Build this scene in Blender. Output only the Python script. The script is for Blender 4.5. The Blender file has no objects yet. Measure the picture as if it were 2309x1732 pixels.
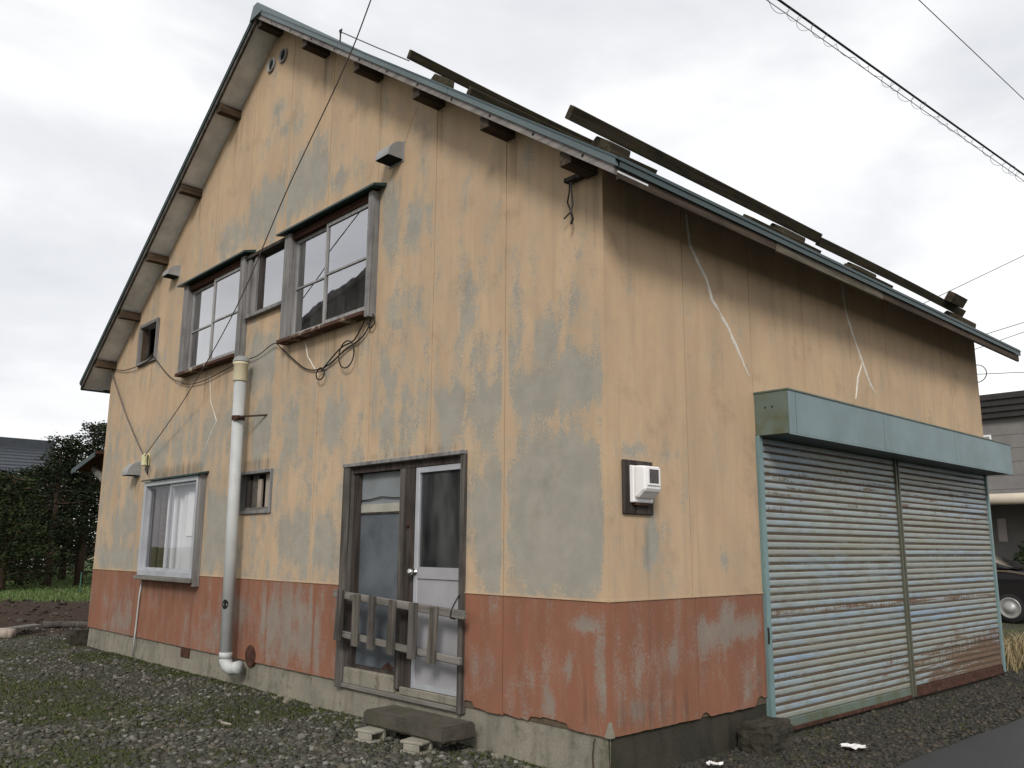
import bpy, bmesh, math, random
import numpy as np
from mathutils import Vector, Matrix, noise as mnoise

random.seed(7)
rng = np.random.default_rng(11)
scene = bpy.context.scene
COL = scene.collection
R = math.radians

# ------------------------------------------------------------------ camera
cam_data = bpy.data.cameras.new('camera')
cam = bpy.data.objects.new('camera', cam_data)
COL.objects.link(cam)
cam_right = Vector((0.6834623, 0.72995853, 0.00631131))
cam_up = Vector((0.13367542, -0.13365092, 0.98197165))
cam_fwd = Vector((-0.71764209, 0.67029693, 0.18892288))
CAM = Vector((3.6585, -4.2643, 1.1467))
M = Matrix.Identity(4)
for i in range(3):
    M[i][0] = cam_right[i]; M[i][1] = cam_up[i]; M[i][2] = -cam_fwd[i]; M[i][3] = CAM[i]
cam.matrix_world = M
cam_data.lens = 30.04
cam_data.sensor_width = 36.0
cam_data.clip_start = 0.05
cam_data.clip_end = 2000
scene.camera = cam

# ------------------------------------------------------------------ sky (overcast) and sun
SUN_EL, SUN_AZ = 35.0, 139.0          # azimuth clockwise from +Y
world = bpy.data.worlds.new('World')
scene.world = world
world.use_nodes = True
wt = world.node_tree
for n in list(wt.nodes): wt.nodes.remove(n)
wo = wt.nodes.new('ShaderNodeOutputWorld')
wb = wt.nodes.new('ShaderNodeBackground')
sky = wt.nodes.new('ShaderNodeTexSky')
sky.sky_type = 'NISHITA'; sky.sun_disc = False
sky.sun_elevation = R(SUN_EL); sky.sun_rotation = R(SUN_AZ)
sky.air_density = 1.0; sky.dust_density = 2.0
tc = wt.nodes.new('ShaderNodeTexCoord')
mp = wt.nodes.new('ShaderNodeMapping'); mp.inputs['Scale'].default_value = (1.0, 1.0, 2.6)
wt.links.new(tc.outputs['Generated'], mp.inputs['Vector'])
cn = wt.nodes.new('ShaderNodeTexNoise'); cn.inputs['Scale'].default_value = 1.7
cn.inputs['Detail'].default_value = 7; cn.inputs['Roughness'].default_value = 0.52; cn.inputs['Distortion'].default_value = 0.35
wt.links.new(mp.outputs['Vector'], cn.inputs['Vector'])
cr = wt.nodes.new('ShaderNodeValToRGB')
e = cr.color_ramp.elements
e[0].position = 0.34; e[0].color = (8.05, 8.3, 8.8, 1)
e[1].position = 0.62; e[1].color = (13.0, 13.0, 13.0, 1)
m2 = cr.color_ramp.elements.new(0.47); m2.color = (9.75, 9.85, 10.1, 1)
wt.links.new(cn.outputs['Fac'], cr.inputs['Fac'])
wm = wt.nodes.new('ShaderNodeMix'); wm.data_type = 'RGBA'
wm.inputs['Factor'].default_value = 0.93
wt.links.new(sky.outputs['Color'], wm.inputs['A'])
wt.links.new(cr.outputs['Color'], wm.inputs['B'])
wt.links.new(wm.outputs['Result'], wb.inputs['Color'])
wb.inputs['Strength'].default_value = 0.058
wt.links.new(wb.outputs['Background'], wo.inputs['Surface'])

sun_data = bpy.data.lights.new('sun', 'SUN')
sun_data.energy = 1.45; sun_data.angle = R(15); sun_data.color = (1.0, 0.97, 0.93)
sun = bpy.data.objects.new('sun', sun_data); COL.objects.link(sun)
sd = Vector((math.sin(R(SUN_AZ)) * math.cos(R(SUN_EL)), math.cos(R(SUN_AZ)) * math.cos(R(SUN_EL)), math.sin(R(SUN_EL))))
sun.rotation_euler = sd.to_track_quat('Z', 'Y').to_euler()
sun.location = sd * 40

vs = scene.view_settings
vs.view_transform = 'Standard'; vs.look = 'None'; vs.exposure = 0.70; vs.gamma = 1.0; vs.use_curve_mapping = False

# ------------------------------------------------------------------ helpers
def link(o, parent=None):
    COL.objects.link(o)
    if parent is not None:
        o.parent = parent
        o.matrix_parent_inverse = PINV.get(parent.name, Matrix.Identity(4))
    return o
PINV = {}

def tag(o, label=None, cat=None, group=None, kind=None):
    if label: o['label'] = label
    if cat: o['category'] = cat
    if group: o['group'] = group
    if kind: o['kind'] = kind
    elif cat: o['kind'] = 'thing'
    return o

def empty(name, loc, label, cat, group=None):
    o = bpy.data.objects.new(name, None)
    o.location = loc
    COL.objects.link(o)
    PINV[o.name] = Matrix.Translation(Vector(loc)).inverted()
    tag(o, label, cat, group)
    return o

def mesh_obj(name, verts, faces, mat, parent=None, smooth=False):
    me = bpy.data.meshes.new(name)
    me.from_pydata([tuple(v) for v in verts], [], faces)
    me.materials.append(mat)
    if smooth:
        me.polygons.foreach_set('use_smooth', [True] * len(me.polygons))
    me.update()
    o = bpy.data.objects.new(name, me)
    return link(o, parent)

class MB:
    def __init__(s): s.v = []; s.f = []
    def add(s, v, f):
        b = len(s.v); s.v += [tuple(p) for p in v]; s.f += [tuple(i + b for i in q) for q in f]; return s
    def box(s, x0, x1, y0, y1, z0, z1):
        v = [(x, y, z) for x in (x0, x1) for y in (y0, y1) for z in (z0, z1)]
        return s.add(v, [(0,1,3,2),(4,6,7,5),(0,4,5,1),(2,3,7,6),(0,2,6,4),(1,5,7,3)])
    def hexa(s, p):   # p: 8 points, bottom ring 0-3, top ring 4-7
        return s.add(p, [(0,3,2,1),(4,5,6,7),(0,1,5,4),(1,2,6,5),(2,3,7,6),(3,0,4,7)])
    def beam(s, a, b, w, h, up=(0,0,1), taper=1.0):
        a = Vector(a); b = Vector(b); d = (b - a).normalized(); u = Vector(up)
        r = d.cross(u)
        if r.length < 1e-4: r = d.cross(Vector((1,0,0)))
        r.normalize(); u = r.cross(d).normalized()
        p = []
        for c, k in ((a, 1), (b, taper)):
            p += [c - r*w/2*k - u*h/2*k, c + r*w/2*k - u*h/2*k, c + r*w/2*k + u*h/2*k, c - r*w/2*k + u*h/2*k]
        return s.hexa(p)
    def tube(s, pts, r, n=8, cap=True):
        pts = [Vector(p) for p in pts]; m = len(pts)
        rr = r if isinstance(r, (list, tuple)) else [r] * m
        rings = []
        ref = None
        for i, p in enumerate(pts):
            d = (pts[min(i+1, m-1)] - pts[max(i-1, 0)])
            d = d.normalized() if d.length > 1e-9 else Vector((0,0,1))
            if ref is None:
                ref = d.cross(Vector((0,0,1)))
                if ref.length < 1e-3: ref = d.cross(Vector((1,0,0)))
            a = (ref - d * ref.dot(d))
            if a.length < 1e-6: a = d.orthogonal()
            a.normalize(); ref = a; b = d.cross(a)
            rings.append([p + (a * math.cos(2*math.pi*k/n) + b * math.sin(2*math.pi*k/n)) * rr[i] for k in range(n)])
        v = [q for ring in rings for q in ring]
        f = [(i*n+k, i*n+(k+1) % n, (i+1)*n+(k+1) % n, (i+1)*n+k) for i in range(m-1) for k in range(n)]
        if cap:
            f += [tuple(range(n-1, -1, -1)), tuple((m-1)*n + k for k in range(n))]
        return s.add(v, f)
    def lathe(s, prof, org, axis='z', n=16):
        org = Vector(org); v = []; m = len(prof)
        for r, h in prof:
            for k in range(n):
                a = 2*math.pi*k/n; c, q = r*math.cos(a), r*math.sin(a)
                v.append(org + (Vector((c, q, h)) if axis == 'z' else Vector((c, h, q)) if axis == 'y' else Vector((h, c, q))))
        f = [(i*n+k, i*n+(k+1) % n, (i+1)*n+(k+1) % n, (i+1)*n+k) for i in range(m-1) for k in range(n)]
        f += [tuple(range(n-1, -1, -1)), tuple((m-1)*n + k for k in range(n))]
        return s.add(v, f)
    def build(s, name, mat, parent=None, smooth=False, bevel=0.0):
        o = mesh_obj(name, s.v, s.f, mat, parent, smooth)
        bm = bmesh.new(); bm.from_mesh(o.data)
        bmesh.ops.recalc_face_normals(bm, faces=bm.faces)
        if bevel > 0:
            ed = [q for q in bm.edges if len(q.link_faces) == 2 and q.calc_face_angle(0) > 0.6]
            bmesh.ops.bevel(bm, geom=ed, offset=bevel, segments=1, affect='EDGES', clamp_overlap=True)
        bm.to_mesh(o.data); bm.free()
        return o

def box(name, x0, x1, y0, y1, z0, z1, mat, parent=None, bevel=0.0):
    return MB().box(min(x0,x1), max(x0,x1), min(y0,y1), max(y0,y1), min(z0,z1), max(z0,z1)).build(name, mat, parent, False, bevel)

def np_mesh(name, V, F, mat, parent=None, smooth=False):
    """V (n,3) float, F (m,k) int with constant k"""
    me = bpy.data.meshes.new(name)
    V = np.asarray(V, np.float32); F = np.asarray(F, np.int32)
    me.vertices.add(len(V)); me.vertices.foreach_set('co', V.ravel())
    k = F.shape[1]
    me.loops.add(F.size); me.loops.foreach_set('vertex_index', F.ravel())
    me.polygons.add(len(F))
    me.polygons.foreach_set('loop_start', np.arange(0, F.size, k, dtype=np.int32))
    me.polygons.foreach_set('loop_total', np.full(len(F), k, np.int32))
    if smooth: me.polygons.foreach_set('use_smooth', np.ones(len(F), bool))
    me.materials.append(mat)
    me.update(calc_edges=True); me.validate()
    return link(bpy.data.objects.new(name, me), parent)

def in_view(p, margin=0.12):
    d = Vector(p) - CAM; w = d.dot(cam_fwd)
    if w < 0.3: return False
    f = 30.04 / 36.0
    return abs(d.dot(cam_right)/w*f) < 0.5 + margin and abs(d.dot(cam_up)/w*f) < 0.375 + margin

# ------------------------------------------------------------------ material toolkit
class NT:
    def __init__(s, name):
        s.m = bpy.data.materials.new(name); s.m.use_nodes = True
        s.t = s.m.node_tree; s.b = s.t.nodes['Principled BSDF']; s.out = s.t.nodes['Material Output']
        s.b.inputs['Roughness'].default_value = 0.85
        s.b.inputs['Specular IOR Level'].default_value = 0.25
    def n(s, t, **kw):
        q = s.t.nodes.new(t)
        for k, v in kw.items(): setattr(q, k, v)
        return q
    def put(s, sock, v):
        if isinstance(v, bpy.types.NodeSocket): s.t.links.new(v, sock)
        elif isinstance(v, (tuple, list)): sock.default_value = (v[0], v[1], v[2], 1.0) if len(sock.default_value) == 4 else tuple(v)
        else: sock.default_value = v
    def pos(s): return s.n('ShaderNodeNewGeometry').outputs['Position']
    def obj(s): return s.n('ShaderNodeTexCoord').outputs['Object']
    def gen(s): return s.n('ShaderNodeTexCoord').outputs['Generated']
    def rand(s): return s.n('ShaderNodeObjectInfo').outputs['Random']
    def island(s): return s.n('ShaderNodeNewGeometry').outputs['Random Per Island']
    def attr(s, name): return s.n('ShaderNodeAttribute', attribute_name=name).outputs['Fac']
    def map(s, v, sc):
        q = s.n('ShaderNodeMapping'); s.put(q.inputs['Vector'], v); q.inputs['Scale'].default_value = sc; return q.outputs['Vector']
    def noise(s, v, scale, detail=4, rough=0.55, dist=0.0):
        q = s.n('ShaderNodeTexNoise'); s.put(q.inputs['Vector'], v); q.inputs['Scale'].default_value = scale
        q.inputs['Detail'].default_value = detail; q.inputs['Roughness'].default_value = rough; q.inputs['Distortion'].default_value = dist
        return q.outputs['Fac']
    def math(s, op, a, b=0.0, clamp=False):
        q = s.n('ShaderNodeMath', operation=op, use_clamp=clamp); s.put(q.inputs[0], a); s.put(q.inputs[1], b); return q.outputs[0]
    def step(s, f, lo, hi):
        q = s.n('ShaderNodeMapRange', interpolation_type='SMOOTHSTEP'); s.put(q.inputs['Value'], f)
        q.inputs['From Min'].default_value = lo; q.inputs['From Max'].default_value = hi; return q.outputs['Result']
    def lin(s, f, lo, hi, a=0.0, b=1.0):
        q = s.n('ShaderNodeMapRange'); s.put(q.inputs['Value'], f)
        q.inputs['From Min'].default_value = lo; q.inputs['From Max'].default_value = hi
        q.inputs['To Min'].default_value = a; q.inputs['To Max'].default_value = b; return q.outputs['Result']
    def mix(s, f, a, b, mode='MIX'):
        q = s.n('ShaderNodeMix', data_type='RGBA', blend_type=mode); s.put(q.inputs['Factor'], f); s.put(q.inputs['A'], a); s.put(q.inputs['B'], b); return q.outputs['Result']
    def xyz(s, v):
        q = s.n('ShaderNodeSeparateXYZ'); s.put(q.inputs[0], v); return q.outputs
    def bump(s, h, strength=0.3, dist=0.01):
        q = s.n('ShaderNodeBump'); s.put(q.inputs['Height'], h); q.inputs['Strength'].default_value = strength; q.inputs['Distance'].default_value = dist
        s.t.links.new(q.outputs['Normal'], s.b.inputs['Normal'])
    def col(s, c, rough=None, metal=None, spec=None):
        s.put(s.b.inputs['Base Color'], c)
        if rough is not None: s.put(s.b.inputs['Roughness'], rough)
        if metal is not None: s.put(s.b.inputs['Metallic'], metal)
        if spec is not None: s.put(s.b.inputs['Specular IOR Level'], spec)
        return s.m

def mat_stucco(name, a, b, c, g1, g2, thr=0.385, lo=0.065, hi=0.085):
    n = NT(name); p = n.pos()
    streak = n.noise(n.map(p, (5.0, 5.0, 1.5)), 1.0, 7, 0.62, 0.35)
    blot = n.noise(p, 3.2, 5, 0.6)
    fine = n.noise(n.map(p, (75, 75, 48)), 1.0, 3, 0.65)
    grain = n.noise(p, 240, 2, 0.7)
    w = n.attr('wear')
    mid = n.noise(n.map(p, (15, 15, 8)), 1.0, 5, 0.65)
    m = n.math('ADD', n.math('MULTIPLY', w, 0.92), n.math('MULTIPLY', n.math('SUBTRACT', streak, 0.5), 1.35))
    m = n.math('ADD', m, n.math('MULTIPLY', n.math('SUBTRACT', blot, 0.5), 0.8))
    m = n.math('ADD', m, n.math('MULTIPLY', n.math('SUBTRACT', mid, 0.5), 0.7))
    m = n.math('ADD', m, n.math('MULTIPLY', n.math('SUBTRACT', fine, 0.5), 1.25))
    mask = n.math('MULTIPLY', n.step(m, thr - lo, thr + hi), 0.85)
    big = n.noise(p, 0.9, 4, 0.5)
    base = n.mix(n.step(big, 0.35, 0.68), a, b)
    st2 = n.noise(n.map(p, (14, 14, 0.55)), 1.0, 4, 0.6)
    base = n.mix(n.math('MULTIPLY', n.step(st2, 0.52, 0.75), 0.45), base, c)
    st3 = n.noise(n.map(p, (9, 9, 0.35)), 1.3, 4, 0.6)
    base = n.mix(n.math('MULTIPLY', n.step(st3, 0.52, 0.78), 0.42), base, (a[0]*0.62, a[1]*0.65, a[2]*0.7))
    film = n.noise(n.map(p, (3.2, 3.2, 0.8)), 1.0, 6, 0.65, 0.3)
    base = n.mix(n.math('MULTIPLY', n.step(film, 0.38, 0.70), 0.5), base, (a[0]*0.66, a[1]*0.68, a[2]*0.72))
    pink = n.noise(p, 5.5, 4, 0.6)
    base = n.mix(n.math('MULTIPLY', n.step(pink, 0.5, 0.7), 0.25), base, (a[0]*0.92, a[1]*0.82, a[2]*0.86))
    grey = n.mix(n.step(n.noise(p, 4.5, 5, 0.65), 0.35, 0.65), g1, g2)
    halo = n.math('MULTIPLY', n.step(m, thr - 0.36, thr + 0.12), 0.30)
    base = n.mix(halo, base, g1)
    colr = n.mix(mask, base, grey)
    colr = n.mix(n.lin(grain, 0.3, 0.7, 0.0, 0.30), colr, (0.12, 0.095, 0.07))
    gr = n.attr('grime')
    gm = n.math('ADD', gr, n.math('MULTIPLY', n.math('SUBTRACT', st3, 0.5), 1.1))
    colr = n.mix(n.math('MULTIPLY', n.step(gm, 0.22, 0.75), 0.62), colr, (0.075, 0.062, 0.045))
    blt = n.noise(p, 2.6, 6, 0.7)
    colr = n.mix(n.math('MULTIPLY', n.step(blt, 0.52, 0.74), 0.30), colr, (0.13, 0.10, 0.075))
    h = n.math('ADD', n.math('MULTIPLY', grain, 0.7), n.math('MULTIPLY', mask, -0.35))
    h = n.math('ADD', h, n.math('MULTIPLY', fine, 0.5))
    n.bump(h, 0.5, 0.005)
    return n.col(colr, 0.93, spec=0.15)

M_TAN = mat_stucco('tan_wall_coating', (0.575, 0.413, 0.26), (0.515, 0.368, 0.236), (0.585, 0.436, 0.292), (0.345, 0.338, 0.292), (0.29, 0.286, 0.248))
M_ORG = mat_stucco('orange_base_coating', (0.29, 0.12, 0.071), (0.24, 0.102, 0.062), (0.30, 0.142, 0.09), (0.28, 0.245, 0.205), (0.235, 0.205, 0.175), 0.45, 0.22, 0.24)

def mat_plain(name, c, rough=0.8, var=0.25, scale=6, metal=0.0, spec=0.25, bump=0.0):
    n = NT(name); p = n.pos()
    f = n.noise(p, scale, 5, 0.6)
    d = tuple(x * (1 - var) for x in c); l = tuple(min(1, x * (1 + var * 0.6)) for x in c)
    if bump: n.bump(n.noise(p, scale * 8, 3, 0.6), bump, 0.01)
    return n.col(n.mix(n.step(f, 0.3, 0.7), d, l), rough, metal, spec)

def mat_wood(name, c1, c2, axis=2, sc=30, rough=0.9, moss=None):
    n = NT(name); p = n.pos()
    s = [sc, sc, sc]; s[axis] = sc * 0.04
    g = n.noise(n.map(p, tuple(s)), 1.0, 6, 0.65, 0.4)
    b = n.noise(p, 2.5, 4, 0.6)
    c = n.mix(n.step(g, 0.3, 0.68), c1, c2)
    c = n.mix(n.math('MULTIPLY', n.step(b, 0.45, 0.75), 0.5), c, tuple(x * 0.5 for x in c1))
    if moss: c = n.mix(n.math('MULTIPLY', n.step(n.noise(p, 7, 4, 0.6), 0.5, 0.68), 0.7), c, moss)
    n.bump(g, 0.5, 0.006)
    return n.col(c, rough, spec=0.15)

def mat_metal_paint(name, c, rust=(0.10, 0.045, 0.02), amount=0.5, moss=None, rough=0.5):
    n = NT(name); p = n.pos()
    b = n.noise(p, 2.2, 5, 0.6); f = n.noise(n.map(p, (12, 12, 4)), 1.0, 6, 0.65)
    cc = n.mix(n.step(b, 0.3, 0.7), tuple(x * 0.86 for x in c), tuple(min(1, x * 1.1) for x in c))
    if moss: cc = n.mix(n.math('MULTIPLY', n.step(n.noise(p, 5, 5, 0.65), 0.42, 0.66), 0.75), cc, moss)
    cc = n.mix(n.math('MULTIPLY', n.step(f, 0.60, 0.72), amount), cc, rust)
    n.bump(n.noise(p, 3, 3, 0.5), 0.08, 0.03)
    return n.col(cc, rough, spec=0.4)

M_CONC = None
def mat_concrete(name, c1, c2, stain, moss=None, s0=0.5):
    n = NT(name); p = n.pos()
    a = n.noise(p, 2.2, 6, 0.62); f = n.noise(p, 60, 3, 0.6)
    st = n.noise(n.map(p, (7, 7, 1.2)), 1.0, 5, 0.6)
    c = n.mix(n.step(a, 0.3, 0.7), c1, c2)
    c = n.mix(n.math('MULTIPLY', n.step(st, 0.48, 0.7), s0), c, stain)
    if moss: c = n.mix(n.math('MULTIPLY', n.step(n.noise(p, 9, 5, 0.65), 0.52, 0.7), 0.7), c, moss)
    c = n.mix(n.lin(f, 0.35, 0.7, 0, 0.25), c, (0.07, 0.065, 0.055))
    n.bump(n.math('ADD', f, n.math('MULTIPLY', a, 2)), 0.45, 0.006)
    return n.col(c, 0.95, spec=0.15)

M_CONC = mat_concrete('foundation_concrete', (0.27, 0.245, 0.19), (0.205, 0.19, 0.152), (0.10, 0.092, 0.068), (0.10, 0.098, 0.06), 0.55)
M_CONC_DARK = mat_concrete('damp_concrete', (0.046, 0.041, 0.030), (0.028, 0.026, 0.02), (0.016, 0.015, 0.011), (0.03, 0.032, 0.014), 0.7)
M_SLAB = mat_concrete('mossy_slab_concrete', (0.085, 0.076, 0.06), (0.058, 0.052, 0.042), (0.05, 0.045, 0.033), (0.06, 0.065, 0.03), 0.6)
M_BLOCK = mat_concrete('cinder_block_concrete', (0.31, 0.29, 0.235), (0.23, 0.215, 0.175), (0.16, 0.145, 0.11), (0.10, 0.11, 0.05), 0.4)
M_WOODV = mat_wood('weathered_wood_upright', (0.042, 0.036, 0.031), (0.125, 0.112, 0.098), 2)
M_WOODX = mat_wood('weathered_wood_rail', (0.10, 0.092, 0.08), (0.21, 0.195, 0.172), 0)
M_WOODS = mat_wood('silver_wood_slat', (0.055, 0.048, 0.04), (0.15, 0.135, 0.112), 2)
M_WOODD = mat_wood('dark_damp_wood', (0.035, 0.027, 0.02), (0.085, 0.062, 0.045), 1)
M_WOODBRN = mat_wood('brown_purlin_wood', (0.035, 0.025, 0.018), (0.095, 0.064, 0.04), 1)
M_PLANK = mat_wood('black_roof_plank_wood', (0.028, 0.023, 0.015), (0.07, 0.056, 0.036), 1, moss=(0.05, 0.048, 0.02))
M_BARGE = mat_wood('grey_barge_board_wood', (0.15, 0.132, 0.122), (0.26, 0.235, 0.22), 0, 22)
M_FRAME = mat_wood('grey_window_timber', (0.13, 0.125, 0.12), (0.25, 0.24, 0.23), 2)
M_SASH = mat_wood('pale_grey_sash_timber', (0.20, 0.195, 0.19), (0.34, 0.33, 0.32), 2)
M_FRAMED = mat_wood('dark_frame_timber', (0.026, 0.02, 0.017), (0.07, 0.057, 0.05), 2)
M_REDWOOD = mat_wood('red_brown_sill_timber', (0.03, 0.014, 0.010), (0.075, 0.033, 0.02), 0)
M_FLASH = mat_metal_paint('blue_grey_roof_flashing', (0.095, 0.125, 0.13), (0.09, 0.07, 0.05), 0.35)
M_EAVE = mat_metal_paint('green_blue_eave_metal', (0.033, 0.054, 0.055), (0.05, 0.035, 0.02), 0.6)
M_ROOF = mat_metal_paint('blue_green_roof_sheet', (0.03, 0.052, 0.055), (0.06, 0.035, 0.02), 0.5)
M_HOOD = mat_metal_paint('dark_green_window_hood', (0.022, 0.045, 0.04), (0.05, 0.03, 0.02), 0.5)
M_SOFFIT = mat_plain('soffit_board', (0.72, 0.73, 0.735), 0.9, 0.22, 3)
M_SOFFITD = mat_wood('stained_eave_soffit', (0.06, 0.05, 0.038), (0.16, 0.135, 0.10), 1)
M_BOXF = mat_metal_paint('blue_grey_shutter_box', (0.155, 0.21, 0.217), (0.12, 0.10, 0.06), 0.25)
M_BOXE = mat_metal_paint('mossy_shutter_box_end', (0.115, 0.145, 0.12), (0.12, 0.075, 0.03), 0.75, (0.085, 0.085, 0.03))
M_GUIDE = mat_metal_paint('green_blue_shutter_guide', (0.155, 0.235, 0.235), (0.09, 0.045, 0.02), 0.5)
M_RUST = mat_plain('brown_rust', (0.066, 0.029, 0.018), 0.9, 0.5, 14, bump=0.4)
M_ALU = mat_plain('silver_aluminium_frame', (0.42, 0.43, 0.45), 0.45, 0.12, 4, 0.25, 0.5)
M_DOORW = mat_plain('pale_grey_door_panel', (0.30, 0.292, 0.30), 0.5, 0.1, 3, 0, 0.4)
M_PVC = mat_metal_paint('grey_white_pipe', (0.42, 0.43, 0.42), (0.20, 0.185, 0.15), 0.45, None, 0.6)
M_PVCY = mat_plain('yellowed_pipe_collar', (0.56, 0.50, 0.34), 0.5, 0.15, 6)
M_GREYP = mat_plain('grey_vent_plastic', (0.27, 0.27, 0.262), 0.55, 0.15, 5)
M_WHITE = mat_plain('white_enamel', (0.78, 0.76, 0.74), 0.35, 0.05, 4, 0, 0.5)
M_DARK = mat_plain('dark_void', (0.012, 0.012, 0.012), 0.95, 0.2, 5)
M_CABLE = mat_plain('black_cable', (0.02, 0.018, 0.017), 0.6, 0.2, 5)
M_WIRE = mat_plain('grey_wire', (0.10, 0.085, 0.08), 0.6, 0.2, 5)
M_SEAL = mat_plain('pale_sealant', (0.64, 0.60, 0.53), 0.8, 0.12, 20)
M_CRACK = mat_plain('dark_joint', (0.10, 0.075, 0.05), 0.95, 0.2, 20)
M_CREAM = mat_plain('cream_porcelain', (0.62, 0.58, 0.33), 0.4, 0.1, 8)
M_CURTAIN = mat_plain('pale_curtain_cloth', (0.62, 0.61, 0.61), 0.9, 0.15, 1.5)
M_INNER = mat_plain('painted_dim_interior', (0.10, 0.085, 0.065), 0.9, 0.3, 2)  # dimness of the rooms put into the base colour
M_STEEL = mat_plain('steel_knob', (0.6, 0.58, 0.56), 0.25, 0.05, 5, 1.0, 0.5)

def mat_glass(name, base=0.05, grime=0.12, tint=(0.62, 0.63, 0.65)):
    n = NT(name); t = n.t
    tr = n.n('ShaderNodeBsdfTransparent'); tr.inputs['Color'].default_value = (*tint, 1)
    gl = n.n('ShaderNodeBsdfGlossy'); gl.inputs['Roughness'].default_value = 0.015; gl.inputs['Color'].default_value = (0.95, 0.95, 0.97, 1)
    df = n.n('ShaderNodeBsdfDiffuse'); df.inputs['Color'].default_value = (0.42, 0.41, 0.40, 1)
    lw = n.n('ShaderNodeLayerWeight'); lw.inputs['Blend'].default_value = 0.5
    fr5 = n.math('POWER', lw.outputs['Facing'], 5.0)
    bp = n.n('ShaderNodeBump'); bp.inputs['Strength'].default_value = 0.05; bp.inputs['Distance'].default_value = 0.02
    t.links.new(n.noise(n.pos(), 2.2, 2, 0.4), bp.inputs['Height'])
    t.links.new(bp.outputs['Normal'], gl.inputs['Normal'])
    m1 = n.n('ShaderNodeMixShader'); t.links.new(n.math('ADD', n.math('MULTIPLY', fr5, 1.0 - base), base, True), m1.inputs['Fac'])
    t.links.new(tr.outputs[0], m1.inputs[1]); t.links.new(gl.outputs[0], m1.inputs[2])
    m2 = n.n('ShaderNodeMixShader')
    g = n.math('MULTIPLY', n.step(n.noise(n.map(n.pos(), (5, 5, 1.5)), 1.0, 5, 0.6), 0.3, 0.8), grime)
    t.links.new(g, m2.inputs['Fac']); t.links.new(m1.outputs[0], m2.inputs[1]); t.links.new(df.outputs[0], m2.inputs[2])
    t.links.new(m2.outputs[0], n.out.inputs['Surface'])
    t.nodes.remove(n.b)
    return n.m
M_GLASS = mat_glass('window_glass', 0.50, 0.10, (0.5, 0.51, 0.52))
M_GLASSC = mat_glass('clear_window_glass', 0.055, 0.05, (0.92, 0.93, 0.94))
M_GLASSD = mat_glass('dark_door_glass', 0.045, 0.12, (0.75, 0.76, 0.77))

def mat_frosted():
    n = NT('blue_grey_frosted_sheet'); p = n.pos()
    a = n.noise(p, 2.6, 5, 0.6); sp = n.noise(p, 55, 3, 0.7)
    c = n.mix(n.step(a, 0.3, 0.7), (0.065, 0.074, 0.083), (0.115, 0.128, 0.14))
    c = n.mix(n.math('MULTIPLY', n.step(sp, 0.62, 0.74), 0.5), c, (0.22, 0.24, 0.26))
    n.bump(sp, 0.2, 0.003)
    return n.col(c, 0.35, spec=0.5)
M_FROST = mat_frosted()

def mat_slat():
    n = NT('rusty_blue_shutter_slat'); p = n.pos(); o = n.obj()
    x, y, z = n.xyz(p); ox, oy, oz = n.xyz(o)
    zz = n.math('FRACT', n.math('MULTIPLY', n.math('ADD', oz, 0.0), 1.0 / 0.0592))
    groove = n.math('MULTIPLY', n.step(zz, 0.675, 0.72), n.math('SUBTRACT', 1.0, n.step(zz, 0.985, 1.0)))
    sn = n.noise(n.map(p, (1, 1.1, 22)), 1.5, 7, 0.7)
    big = n.noise(n.map(p, (1, 0.5, 1.5)), 1.5, 4, 0.55)
    c = n.mix(n.step(big, 0.34, 0.62), (0.285, 0.318, 0.30), (0.26, 0.315, 0.345))
    blue = n.noise(n.map(p, (1, 0.35, 1.3)), 2.0, 3, 0.5)
    c = n.mix(n.math('MULTIPLY', n.step(blue, 0.54, 0.70), 0.55), c, (0.205, 0.295, 0.415))
    c = n.mix(n.math('MULTIPLY', n.step(n.noise(n.map(p, (1, 2, 9)), 2.2, 5, 0.6), 0.44, 0.64), 0.6), c, (0.20, 0.198, 0.14))
    c = n.mix(n.lin(n.rand(), 0.35, 1.0, 0.0, 0.7), c, (0.245, 0.24, 0.185))
    # where the wet, worn bands of the shutter have rusted most: top rows, one row at waist height, far bottom corner
    topb = n.math('MULTIPLY', n.step(z, 1.15, 1.55), n.math('SUBTRACT', 1.0, n.step(z, 1.80, 1.95)))
    low = n.math('MULTIPLY', n.math('SUBTRACT', 1.0, n.step(z, 0.0, 0.55)), n.lin(y, 3.2, 6.6, 0.25, 1.15))
    waist = n.math('SUBTRACT', 1.0, n.step(n.math('ABSOLUTE', n.math('SUBTRACT', z, 0.66)), 0.015, 0.045))
    zone = n.math('ADD', n.math('MULTIPLY', topb, 0.2), n.math('ADD', n.math('MULTIPLY', low, 0.5), n.math('MULTIPLY', waist, 0.34)))
    rr = n.math('ADD', n.math('MULTIPLY', groove, 0.42), n.math('ADD', n.math('MULTIPLY', n.math('SUBTRACT', sn, 0.5), 1.45), zone))
    drip = n.noise(n.map(p, (1, 38, 2.2)), 1.0, 4, 0.6)
    rr = n.math('ADD', rr, n.math('MULTIPLY', n.math('SUBTRACT', drip, 0.5), 0.5))
    rr = n.math('ADD', rr, n.math('MULTIPLY', n.math('SUBTRACT', n.noise(p, 70, 3, 0.7), 0.5), 0.5))
    rust = n.step(rr, 0.27, 0.42)
    rc = n.mix(n.noise(p, 26, 4, 0.6), (0.055, 0.026, 0.013), (0.19, 0.10, 0.045))
    c = n.mix(n.math('MULTIPLY', rust, 0.9), c, rc)
    c = n.mix(n.math('MULTIPLY', groove, 0.5), c, (0.085, 0.07, 0.047))
    n.bump(n.noise(p, 40, 3, 0.6), 0.12, 0.004)
    return n.col(c, n.lin(rust, 0, 1, 0.45, 0.9), spec=0.35)
M_SLAT = mat_slat()

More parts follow.
